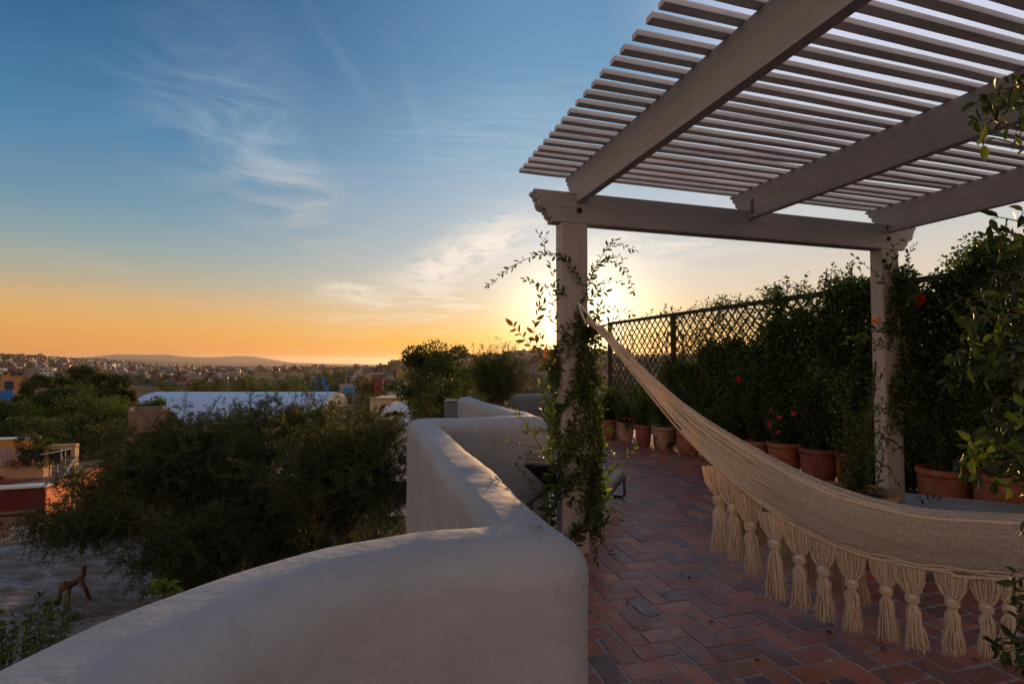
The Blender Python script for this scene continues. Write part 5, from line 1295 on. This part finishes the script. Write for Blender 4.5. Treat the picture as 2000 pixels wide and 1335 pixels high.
# mast
e = empty('floodlight_mast', (px(798, 705, 260).x, 260, ground(px(798, 705, 260).x, 260))); tag(e, 'tall thin floodlight mast rising left of the big round tree', 'mast'); hz = hpx(260, 679)-e.location.z
mb = MB(); mb.tube([(0,0,0), (0,0,hz)], [.28, .14], 8); o = mb.build('pole', M['frame']); o.parent = e
mb = MB(); mb.box((0, 0, hz+.5), (1.1, .6, 1.3), 0, .1); o = mb.build('lamp_head', M['frame']); o.parent = e
def sk(x, D): return D < 260 and 60 < x < 700
scatter_houses(118, (-25, 200), (300, 1250), 'one of the small far houses crowding the left hillside', 'houses crowding the left hillside')
scatter_houses(85, (200, 480), (300, 1500), 'one of the small far houses on the flat below the mountains', 'houses on the flat below the mountains')
scatter_houses(38, (690, 880), (230, 620), 'one of the small houses on the slope left of the big round tree', 'houses left of the big round tree')
scatter_houses(46, (900, 1230), (190, 600), 'one of the houses on the hazy slope behind the left pergola post', 'houses on the slope behind the post')
scatter_houses(14, (480, 700), (700, 1900), 'one of the pale low buildings on the far plain', 'buildings on the far plain', smin=1.1, smax=1.8)
scatter_trees(95, (-25, 200), (300, 1250), (.5, 1.0), 'one of the dark trees between the houses of the left hillside', 'trees on the left hillside')
scatter_trees(44, (200, 420), (220, 1000), (.5, 1.0), 'one of the dark trees on the flat below the mountains', 'trees on the flat')
scatter_trees(44, (400, 720), (400, 1600), (.7, 1.3), 'one of the far trees on the plain', 'trees on the plain')
scatter_trees(34, (700, 900), (200, 620), (.35, .7), 'one of the trees on the slope left of the big round tree', 'trees left of the big round tree')
scatter_trees(46, (880, 1230), (170, 600), (.3, .65), 'one of the trees on the hazy slope behind the left pergola post', 'trees on the slope behind the post')
for x, yt, D in ((115, 692, 900), (144, 697, 900), (36, 694, 1100), (14, 695, 1100)):
    X = (x-1000)/1000*D; z = ground(X, D)-1; put_copy(cyp, 0, (X, D, z), rg.uniform(0, 6), (1, 1, (hpx(D, yt)-z)/13), 'one of the dark cypresses standing up from the left hill crest', 'cypress', 'cypresses on the left hill crest')
far_tree(150, 699, 34, 760, 'broad dark tree beside the bell gable on the left hill crest', None, 1); far_tree(1038, 680, 18, 560, 'small round tree standing alone on the sunlit right hill crest', None, 2)
# the tree belt behind the sports hall
rg = random.Random(5)
for i in range(17): far_tree(395+i*14+rg.uniform(-5, 5), rg.uniform(735, 748), rg.uniform(30, 48), rg.uniform(120, 170), 'one of the dark trees in the belt behind the barrel-roofed hall', 'tree belt behind the hall')
for i in range(11): far_tree(620+i*17+rg.uniform(-6, 6), rg.uniform(728, 744), rg.uniform(26, 44), rg.uniform(170, 260), 'one of the dark trees between the blue houses and the slope', 'trees behind the blue houses')
for i in range(9): far_tree(640+i*15+rg.uniform(-6, 6), rg.uniform(762, 772), rg.uniform(22, 34), rg.uniform(85, 110), 'one of the low trees beside the pale green house', 'trees beside the pale green house')
far_tree(482, 719, 26, 260, 'tall pointed dark tree above the belt behind the hall', None, 3)
far_tree(284, 731, 30, 300, 'round dark tree alone on the flat right of the white buildings', None, 2); far_tree(393, 741, 24, 150, 'rounded tree at the left end of the belt behind the hall', None, 0)

# ================================================================== nearer trees
def bigtree(label, x, yt, yb, wpx, D, mat, n, seed, clumps=46, ll=.16, zg=None, flat=.6, cat='tree', crown_px=None):
    X = (x-1000)/1000*D; top = hpx(D, yt); zg = ground(X, D) if zg is None else zg; ch = (crown_px or (yb-yt))/1000*D
    return tree(label, cat, X, D, zg, top-zg, wpx/2000*D, mat, n, seed, ll, clumps, ch, flat=flat)
bigtree('huge domed tree with layered bright green foliage left of the sports hall', 160, 757, 880, 200, 34, 'leaf_t', 30000, 401, 120, .15, flat=.28)
bigtree('dark tree with a lighter green flank at the left, above the domed tree', 82, 735, 830, 66, 48, 'leaf_d', 9000, 402, 40, .2)
bigtree('yellowish tree left of the dark one near the blue house', 52, 747, 830, 46, 52, 'leaf_t', 6000, 403, 30, .2)
bigtree('tall ragged tree in front of the long white building', 168, 717, 800, 60, 66, 'leaf_d', 9000, 404, 40, .26)
bigtree('round green tree right of the ragged tall one', 205, 731, 800, 46, 60, 'leaf_d', 6500, 405, 34, .24)
bigtree('rounded dark tree at the right end of the left tree group', 240, 735, 815, 50, 58, 'leaf_d', 7000, 406, 34, .24)
bigtree('bushy green tree between the tall ragged and the dark one', 128, 738, 800, 56, 56, 'leaf_t', 7000, 407, 34, .22)
bigtree('low dark green tree in front of the left end of the hall roof', 298, 779, 850, 80, 40, 'leaf_t', 9000, 408, 40, .17)
bigtree('dark tree at the left edge under the blue house', 20, 785, 900, 100, 40, 'leaf_d', 12000, 409, 50, .2)
bigtree('deep green tree left of the ochre terrace', 70, 820, 960, 150, 27, 'leaf_d', 16000, 410, 60, .14)
bigtree('big dark round tree standing against the sunset sky left of the post', 855, 676, 830, 146, 30, 'leaf_t', 22000, 411, 90, .16, crown_px=150)
bigtree('lower yellowish part-shaded tree under the big round tree', 860, 745, 900, 130, 22, 'leaf_m', 16000, 412, 60, .11)
# feathery trees: limbs, side twigs and fine leaflets
def feathery(label, cx, cy, wpx, hpx_, D, dd, zg, nb, seed, mat='leaf_m', ll=.036, upr=.3, name='tree', tw=1.0, nl=38, cat='tree', lw=.42, off=0.0):
    X = (cx-1000)/1000*D; zc = hpx(D, cy); rx, rz = wpx/2000*D, hpx_/2000*D; e = empty(name, (X, D, zg)); tag(e, label, cat)
    rng = np.random.default_rng(seed); mb = MB(); zc -= zg; low = zc-rz*.9
    forks = [Vector((rng.normal()*rx*.28+off, rng.normal()*dd*.25, low+rz*rng.uniform(.1, .9))) for _ in range(6)]
    mb.tube([(0, 0, -.3), (.05, 0, max(.1, low*.5)), (0, .05, low)], [.085*tw, .07*tw, .06*tw], 8)
    for f in forks: mb.tube([(0, .05, low), (f.x*.5, f.y*.5, (low+f.z)/2+.05), f], [.05*tw, .04*tw, .028*tw], 6)
    Pl, Dl = [], []
    for i in range(nb):
        d = rng.normal(size=3); d /= np.linalg.norm(d); r = rng.uniform(.45, 1.06); r *= 1+.6*noise.noise((d[0]*2.2, d[2]*2.2, seed)); base = forks[i % 6]
        tip = Vector((off+d[0]*rx*r, d[1]*dd*r, zc+d[2]*rz*r)); q1 = base.lerp(tip, .45)+Vector((0, 0, rz*.18)); pts = []
        for q in range(9):
            t = q/8; p = base*(1-t)**2+q1*2*t*(1-t)+tip*t*t+Vector(noise.noise_vector((i*.7, t*2.5, seed)))*.10*t; pts.append(p)
        mb.tube(pts, [max(.003, .018*tw*(1-t_/8)**1.2) for t_ in range(9)], 4, False)
        pa = np.array(pts)
        for s in range(10):
            k = rng.uniform(2.5, 8); i0 = min(7, int(k)); b0 = pa[i0]+(pa[i0+1]-pa[i0])*(k-i0); dr = rng.normal(size=3)*.8+unit((pa[i0+1]-pa[i0])[None])[0]*.5+np.array([0, 0, upr]); dr /= np.linalg.norm(dr); ln = rng.uniform(.16, .46)
            t = rng.random(nl)[:, None]; P = b0+dr*ln*t+np.array([0, 0, -1.0])*(ln*.35*t**2)+rng.normal(size=(nl, 3))*.016; Pl.append(P); Dl.append(rng.normal(size=(nl, 3))*.6+dr*.9)
            if s < 4: mb.tube([b0, b0+dr*ln*.5-np.array([0, 0, ln*.09]), b0+dr*ln-np.array([0, 0, ln*.35])], .003, 3, False)
    o = mb.build('trunk', M['bark'], fixn=False); o.parent = e
    P = np.concatenate(Pl); tn = np.repeat(rng.random(len(Pl)), nl)*.7+rng.random(len(P))*.3
    c = leaves('crown', P, np.concatenate(Dl), ll*rng.uniform(.6, 1.4, len(P)), ll*lw, M[mat], None, rng, tint=tn); c.parent = e; return e
feathery('wide feathery olive-green tree in the middle, drooping over the grey roof', 370, 905, 390, 235, 9.6, 1.8, -6.6, 330, 501, upr=.55)
feathery('feathery olive-green tree directly left of the white parapet', 680, 915, 310, 270, 8.6, 1.5, -6.6, 300, 502, upr=.6)
feathery('dark feathery tree filling the hollow below the two olive-green ones', 540, 1000, 440, 240, 10.6, 1.5, -6.6, 250, 503, 'leaf_d')
feathery('feathery tree whose thin tips rise before the hall roof', 490, 852, 230, 170, 12.5, 1.6, -6.8, 190, 504, upr=1.0)
feathery('feathery tree with upright tips before the right end of the hall roof', 606, 842, 170, 165, 11.5, 1.4, -6.8, 150, 505, upr=1.1)
feathery('yellow-green feathery tree right of the hall, under the ochre arches', 735, 850, 150, 130, 13, 1.3, -6.8, 110, 506, upr=.6)
feathery('dusky feathery tree beside the orange lit wall at the left', 215, 950, 190, 190, 12.6, 1.2, -6.8, 120, 507)
feathery('grey-green feathery tree top behind the door frame', 195, 862, 120, 80, 22, 1.2, -6.9, 90, 508, ll=.055)
feathery('dark feathery boughs hanging low in front of the grey roof at the left', 352, 1012, 300, 70, 9.5, .9, -6.6, 100, 509, upr=-.6, off=-1.55)
feathery('shaded feathery tree between the grey roof and the curved parapet', 400, 1060, 260, 170, 8.2, 1.0, -6.6, 150, 512)
feathery('fine-leaved dark shrub standing up behind the far white parapet', 972, 738, 130, 128, 8.9, .55, .0, 130, 510, 'leaf_t', ll=.030, upr=1.2, name='shrub', tw=.3, nl=24, cat='shrub', lw=.30)
feathery('fine-leaved mass low in front of the big round tree', 870, 850, 160, 190, 11, 1.2, -6.7, 120, 511)
# ================================================================== the lower houses at the left
# grey membrane roof
ZR = -3.0
c4 = [pz(20, 1052, ZR), pz(335, 1018, ZR), pz(335, 1180, ZR), pz(330, 1500, ZR), pz(-420, 1500, ZR), pz(-140, 1130, ZR)]
rb = empty('flat_roof_house', (c4[0].x, c4[0].y, -6.6)); tag(rb, 'house with a flat wrinkled grey membrane roof at lower left, a driftwood figure on it', 'house')
n = len(c4); mb = MB(); mb.add([(p.x, p.y, ZR-.06) for p in c4]+[(p.x, p.y, -6.6) for p in c4], [tuple(range(n))]+[(i, (i+1) % n, n+(i+1) % n, n+i) for i in range(n)]); put(mb.build('wall', M['stone']), rb)
m, nt, b = nmat('wrinkled_grey_membrane'); tc = N(nt, 'ShaderNodeTexCoord'); v = tc.outputs['Object']
mp = N(nt, 'ShaderNodeMapping'); mp.inputs[2].default_value = (0, 0, .35); mp.inputs[3].default_value = (1, 2.6, 1); L(nt, v, mp.inputs[0])
c1 = mixc(nt, mr_(nt, nz(nt, mp.outputs[0], .55, 7, .65, 1.2), .38, .60), (.27,.28,.31), (.13,.09,.07)); c1 = mixc(nt, mr_(nt, nz(nt, mp.outputs[0], 2.2, 6, .7, 1.5), .5, .72), c1, (.40,.42,.46))
c1 = mixc(nt, mr_(nt, nz(nt, mp.outputs[0], 7, 5, .7, 1.5), .55, .68), c1, (.05,.045,.045)); L(nt, c1, b.inputs['Base Color']); b.inputs['Roughness'].default_value = .55
bp = N(nt, 'ShaderNodeBump'); bp.inputs['Distance'].default_value = .2; L(nt, nz(nt, mp.outputs[0], 2.6, 7, .62, 1.4), bp.inputs['Height']); L(nt, bp.outputs[0], b.inputs['Normal'])
V, Fq = [], []; gx, gy = 150, 110; x0, x1 = min(p.x for p in c4), max(p.x for p in c4); y0, y1 = min(p.y for p in c4), max(p.y for p in c4)
poly = [(p.x, p.y) for p in c4]
for j in range(gy+1):
    for i in range(gx+1):
        x, y = x0+(x1-x0)*i/gx, y0+(y1-y0)*j/gy; V.append((x, y, ZR+.035+noise.noise((x*1.2+y*.4, y*3.0-x*.5, 1))*.055+noise.noise((x*3.5+y, y*7-x, 4))*.028))
for j in range(gy):
    for i in range(gx):
        if in_poly(x0+(x1-x0)*(i+.5)/gx, y0+(y1-y0)*(j+.5)/gy, poly): Fq.append((j*(gx+1)+i, j*(gx+1)+i+1, (j+1)*(gx+1)+i+1, (j+1)*(gx+1)+i))
mb = MB(); mb.add(V, Fq); put(mb.build('roof', m, smooth=True), rb)
mb = MB(); a, b_ = c4[0], c4[1]
for k, (dz, dw) in enumerate(((.14, .16), (.07, .10))):
    off = (b_-a).cross(UZ).normalized()*(.0 if k == 0 else .45); d = (b_-a); mb.box((a+b_)/2+off+UZ*dz, (d.length, dw, dz*2+.02), 0, .02, ux=d.normalized(), uy=UZ.cross(d.normalized()))
put(mb.build('roof_kerb', M['cushion_g']), rb)
mb = MB(); cc_ = pz(292, 1056, ZR)+UZ*.06; mb.tube([cc_+Vector((math.cos(q)*.62, math.sin(q)*.62, 0)) for q in np.linspace(0, 6.2832, 40)], .022, 6); put(mb.build('roof_ring', M['under'], smooth=True), rb)
# driftwood figure
DF = 9.62
def q(x, y, dd=0): return px(x, y, DF+dd)
df = empty('driftwood_figure', pz(145, 1172, ZR)); tag(df, 'rough driftwood figure like a four-legged animal standing on the grey roof', 'sculpture')
M['drift'] = pm('weathered_driftwood', (.14,.07,.035), (.05,.03,.02), 9, .8, .01, 18, (1, 1, 1))
mb = MB(); mb.tube([q(117,1146,-.1), q(124,1144,-.05), q(136,1141), q(150,1133), q(159,1129,.1), q(163,1121,.12), q(164,1110,.12), q(166,1104,.12)], [.05,.09,.075,.06,.055,.045,.04,.035], 10); put(mb.build('body', M['drift'], smooth=True), df)
for pts in ([(122,1146),(117,1156),(113,1170)], [(134,1143),(133,1160),(131,1181)], [(157,1131),(166,1147),(177,1162)], [(120,1146),(116,1160),(118,1172)]):
    dd = {113: -.1, 131: -.25, 177: .12, 118: .15}[pts[-1][0]]
    P_ = [q(x, y, dd*i/2) for i, (x, y) in enumerate(pts)]; P_[-1].z = ZR+.03; mb = MB(); mb.tube(P_, [.045, .036, .03], 8); put(mb.build('leg', M['drift'], smooth=True), df)
# red house with sunlit orange flank, ochre roof terrace
CX = Vector((-15.35, 17.0, 0)); ux = Vector((.955, .297, 0)); uy = Vector((-.297, .955, 0)); zr_ = EYE-.243*17
rh = empty('red_house', (CX.x, CX.y, -7)); tag(rh, 'dark red house with pale coping and an orange sunlit flank at the lower left edge', 'house')
def lb(name, a, d, zc, sx_, sy_, sz_, mat, par=None, bev=0):
    mb = MB(); mb.box(CX+ux*a+uy*d+UZ*zc, (sx_, sy_, sz_), 0, bev, ux=ux, uy=uy); o = mb.build(name, mat); return put(o, par or rh)
H_ = zr_+7; lb('wall', -4.5, 3.2, -7+H_/2, 9, 6.4, H_, M['red_oxide_paint'])
lb('side_wall', .02, 3.2, -7+(H_-.1)/2, .04, 6.38, H_-.1, M['baked_sun_orange'])  # orange sheet: low sun on the flank, put into its colour
lb('coping', -4.5, .10, zr_+.05, 9.15, .34, .10, M['white_paint'], None, .02); lb('roof', -4.5, 3.3, zr_+.012, 8.9, 6.0, .02, M['stone'])
lb('lintel', -1.05, -.05, zr_-.74, 1.7, .16, .07, M['stone']); wn_ = lb('window', -1.05, -.03, zr_-1.42, 1.15, .12, 1.1, M['stone'])
for s in (-.22, .22): mb = MB(); mb.box(CX+ux*(-1.05+s)+uy*-.10+UZ*(zr_-1.42), (.40, .04, .88), 0, 0, ux=ux, uy=uy); o = mb.build('pane', pm('sky_glass', (.10,.16,.20), (.05,.08,.10), 3, .08)); o.parent = wn_; o.matrix_parent_inverse = Matrix.Translation(rh.location).inverted()
mb = MB()
for s in (0, .16): a_ = CX+ux*(-1.38+s*.7)+uy*-.05+UZ*(zr_-.52); mb.tube([a_, a_+ux*.06+UZ*.17], .018, 6)
put(mb.build('wall_strokes', M['white_paint']), rh)  # pair of short pale slanted strokes on the red wall
# roof terrace of the ochre house standing behind
oh = empty('ochre_roof_terrace', (CX.x, CX.y, zr_)); tag(oh, 'ochre walled roof terrace with railing above the dark red house', 'terrace')
lb('low_wall', -3.2, 1.3, zr_+.28, 5.2, .25, .36, M['tan_paint'], oh); lb('back_wall', -5.5, 4.3, zr_+.42, 6.4, .25, 1.35, M['ochre_paint'], oh); lb('back_coping', -5.5, 4.3, zr_+1.12, 6.5, .32, .05, M['white_paint'], oh)
lb('screen', -3.9, 1.7, zr_+.78, 1.5, .06, .62, M['lilac_paint'], oh); lb('step', -2.6, .9, zr_+.17, 1.8, .4, .14, M['dark_red_paint'], oh); lb('step', -2.2, .65, zr_+.13, 2.2, .3, .08, M['dark_red_paint'], oh)
for k in range(14):
    lb('baluster', -2.95+k*.10, 1.7, zr_+.76, .055, .04, .52, M['lilac_paint'], oh)
lb('rail', -2.3, 1.7, zr_+1.04, 1.5, .06, .05, M['lilac_paint'], oh); lb('dark_screen', -.95, 1.75, zr_+.72, 1.15, .05, .56, M['under'], oh)
mb = MB(); a_ = CX+ux*-1.0+uy*1.35+UZ*(zr_+.82); b2 = CX+ux*.1+uy*1.5+UZ*(zr_+1.02); mb.tube([a_, b2], .02, 6); mb.tube([b2-ux*.35, b2-ux*.35-UZ*.35], .015, 6); put(mb.build('handrail', M['white_paint']), oh)
# door frame
dfm = empty('door_frame', CX+ux*.5+uy*1.9+UZ*zr_); tag(dfm, 'pale freestanding door frame with a dark metal grid door beside the ochre terrace', 'door')
DX = (126.5-1000)/1000*18.6; cpt = Vector((DX, 18.6, 0)); ztop = hpx(18.6, 866)
mb = MB()
for s in (-1, 1): mb.box(cpt+ux*(s*.40)+UZ*(ztop-1.6), (.13, .3, 3.2), 0, .01, ux=ux, uy=uy)
mb.box(cpt+UZ*(ztop-.08), (.67, .3, .16), 0, .01, ux=ux, uy=uy); put(mb.build('frame', M['tan_paint']), dfm)
mb = MB()
for s in (-.33, -.11, .11, .33): mb.box(cpt+ux*s+UZ*(ztop-1.6), (.03, .03, 2.9), 0, 0, ux=ux, uy=uy)
for k in range(9): mb.box(cpt+UZ*(ztop-.25-k*.2), (.66, .026, .02), 0, 0, ux=ux, uy=uy)
put(mb.build('grid_door', M['frame'], fixn=False), dfm)
mb = MB(); mb.tube([px(150, 888, 18.0), px(140, 905, 17.9), px(128, 925, 17.7), px(116, 938, 17.5)], .035, 6); o = mb.build('stair_edge', M['white_paint'], smooth=True); put(o, dfm)
# urn with clipped tree, leafy pot plant
ub = px(56, 904, 17.9); u = empty('stone_urn', ub); tag(u, 'dark tapering planter on the ochre terrace wall', 'planter'); mb = MB(); mb.lathe((0,0,0), [(0,0),(.17,0),(.20,.02),(.30,.26),(.31,.30),(.27,.30),(.25,.26)], 20); o = mb.build('body', M['under'], smooth=True); o.parent = u
tree('round clipped yellow-green tree in the dark planter on the terrace', 'tree', ub.x, ub.y, ub.z+.22, .80, .42, 'leaf_m', 2600, 601, .045, 18, .62, trunk_r=.02)
ub = px(92, 890, 18.6); tree('bushy green plant between the planter and the door frame', 'plant', ub.x, ub.y, ub.z-.4, .95, .34, 'leaf_t', 2200, 602, .06, 16, .75, trunk_r=.02)
for (x, y, lbl, cm) in ((27, 905, 'reddish flowers hanging over the pale balusters', 'red'), (80, 908, 'orange-brown pot plant on the terrace beside the railing', 'orange')):
    p = px(x, y, 17.6); r2 = np.random.default_rng(x); q2 = r2.normal(size=(260, 3))*np.array([.16, .08, .07]); e = empty('flowering_plant', p); tag(e, lbl, 'plant')
    o = leaves('foliage', q2, r2.normal(size=(260, 3)), .05, .035, M['leaf_t'], None, r2); o.parent = e; o = leaves('flowers', q2[:60]*1.05, r2.normal(size=(60, 3)), .04, .04, M[cm], None, r2); o.parent = e
# walls and roofs glimpsed through the feathery trees
for i, (x0, x1, yt, yb, D, mt, lb_) in enumerate(((560, 640, 893, 930, 22, 'white_paint', 'white house wall glimpsed through the feathery tree left of the parapet'), (600, 665, 905, 960, 19, 'lilac_paint', 'pinkish house wall glimpsed through the feathery trees'),
    (480, 560, 930, 980, 20, 'tan_paint', 'brownish wall deep between the two olive-green trees'), (760, 800, 822, 845, 30, 'white_paint', 'white roof just left of the corner of the parapet'), (230, 262, 770, 790, 70, 'ochre_paint', 'small ochre building at the left end of the hall'),
    (225, 275, 782, 800, 60, 'tan_paint', 'orange-brown flat roof below the left end of the hall'), (255, 330, 800, 850, 30, 'stone', 'dim stone house between the domed tree and the feathery trees'))):
    landmark('house', lb_, x0, x1, yt, yb, D, [M[mt], M['roofg']], 3 if D < 40 else 5)
ow = empty('garden_wall', px(392, 1090, 12.8)); tag(ow, 'narrow orange garden wall catching light low between the feathery trees', 'garden wall'); mb = MB(); mb.box(px(392, 1075, 12.8)+Vector((.1, 0, -2)), (.5, .2, 5.2), .3, .02); put(mb.build('wall', M['baked_sun_orange']), ow)  # sunlight on this wall is put into its orange colour
# shrub at the bottom left, seen over the parapet
e = empty('garden_shrub', (-3.4, 3.7, -6.6)); tag(e, 'dark broad-leaved shrub tips in the bottom left corner above the curved parapet', 'shrub'); rng = np.random.default_rng(61); mb = MB(); Pl, Dl, Ll = [], [], []
for i in range(30):
    x, y = rng.uniform(-40, 150), rng.uniform(1165, 1250); y = max(y, 1165+abs(x-95)*.12 if x > 60 else 1175); D = rng.uniform(3.5, 4.1); tip = px(x, y, D); b0 = px(x*.5+10, 1330, D); md = b0.lerp(tip, .5)+Vector((rng.normal()*.05, 0, .03)); twig(mb, Pl, Dl, Ll, [b0, md, tip], .004, .030, .062, rng)
for (a, b2) in (((100, 1200), (150, 1205)), ((60, 1190), (80, 1163)), ((30, 1210), (5, 1195))): twig(mb, Pl, Dl, Ll, [px(a[0]-20, 1290, 3.8), px(*a, 3.8), px(*b2, 3.8)], .004, .028, .06, rng)
mb.tube([(-3.4, 3.7, -6.6), (-3.5, 3.8, -3), (-3.4, 3.8, -.9)], [.06, .04, .02], 6)
put(mb.build('stems', M['stem'], fixn=False), e); Ll = np.array(Ll); leaves('leaves', np.array(Pl), np.array(Dl), Ll, Ll*.5, M['leaf'], e, rng, hi=True)
e = empty('big_leaved_plant', px(320, 1145, 5.2)); tag(e, 'bright green broad-leaved plant just above the curved parapet', 'plant'); rng = np.random.default_rng(62); Pl, Dl, Ll = [], [], []; c0 = px(320, 1152, 5.2)
mb = MB(); mb.tube([(c0.x, c0.y, -6.6), (c0.x, c0.y, -3), c0], [.03, .025, .015], 6); put(mb.build('stem', M['stem'], fixn=False), e)
for i in range(22): a = rng.uniform(-.3, 3.4); Pl.append(tuple(c0)); Dl.append((math.cos(a), rng.normal()*.4-.2, math.sin(a)*.8)); Ll.append(rng.uniform(.12, .19))
Ll = np.array(Ll); leaves('leaves', np.array(Pl), np.array(Dl), Ll, Ll*.5, M['leaf_b'], e, rng, hi=True, up=(0, -1, .5))
# dim ivy ground cover in the hollow, nobody could count it
rng = np.random.default_rng(63); m_ = 26000; X = rng.uniform(-16, 0, m_); Y = rng.uniform(5, 24, m_); k = np.array([noise.noise((x*.5, y*.5, 2)) for x, y in zip(X, Y)]); Z = -6.5+.55*np.clip(k+.35, 0, 1)*rng.random(m_)
ok = X > -Y*.95; o = leaves('ground_cover', np.stack([X, Y, Z], 1)[ok], rng.normal(size=(ok.sum(), 3))+np.array([0, 0, .6]), .16, .09, M['leaf_d'], None, rng); tag(o, kind='stuff')

# a few dry leaves lying on the bricks
r3 = random.Random(12)
for i, (x, y) in enumerate(((1726, 1268), (1168, 1203), (1330, 1120), (1345, 1128), (1268, 1010), (1480, 1290), (1225, 1180), (1620, 1235), (1390, 1215), (1290, 935), (1905, 1290), (1560, 1180))):
    p = pz(x, y, .006); mb = MB(); a = r3.uniform(0, 6.28); ln = r3.uniform(.022, .042); wd = ln*.32; c, s = math.cos(a), math.sin(a); V = []
    for t, h, z in ((-.5, 0, .002), (-.2, 1, .007), (.2, .9, .010), (.5, 0, .004)):
        for q_ in (-1, 0, 1): u_, v_ = t*ln, q_*h*wd; V.append((p.x+u_*c-v_*s, p.y+u_*s+v_*c, p.z+z-(0 if q_ else .004)))
    mb.add(V, [(i_*3+j_, i_*3+j_+1, i_*3+j_+4, i_*3+j_+3) for i_ in range(3) for j_ in range(2)]); o = mb.build('fallen_leaf', M['leaf_r' if i % 2 else 'stem'], fixn=False)
    tag(o, 'one of the small dry leaves scattered on the brick floor', 'leaf', 'dry leaves on the brick floor')

# ================================================================== haze
for o in list(bpy.data.objects):                       # prototypes that found no place
    if o.parent is None and o.type in ('MESH', 'EMPTY') and not o.get('category') and not o.get('kind'):
        for ch in list(o.children_recursive): bpy.data.objects.remove(ch)
        bpy.data.objects.remove(o)
HZ = 1
if HZ:
    mb = MB(); mb.box((0, 0, -55), (90000, 90000, 480)); hz = mb.build('haze', None); tag(hz, kind='stuff')
    m = bpy.data.materials.new('haze_air'); m.use_nodes = True; nt = m.node_tree; nt.nodes.clear(); pv = N(nt, 'ShaderNodeVolumePrincipled'); pv.inputs['Color'].default_value = (.80,.72,.66,1); pv.inputs['Density'].default_value = 3.2e-5; pv.inputs['Anisotropy'].default_value = .55
    mo = N(nt, 'ShaderNodeOutputMaterial'); L(nt, pv.outputs[0], mo.inputs['Volume']); hz.data.materials.clear(); hz.data.materials.append(m)
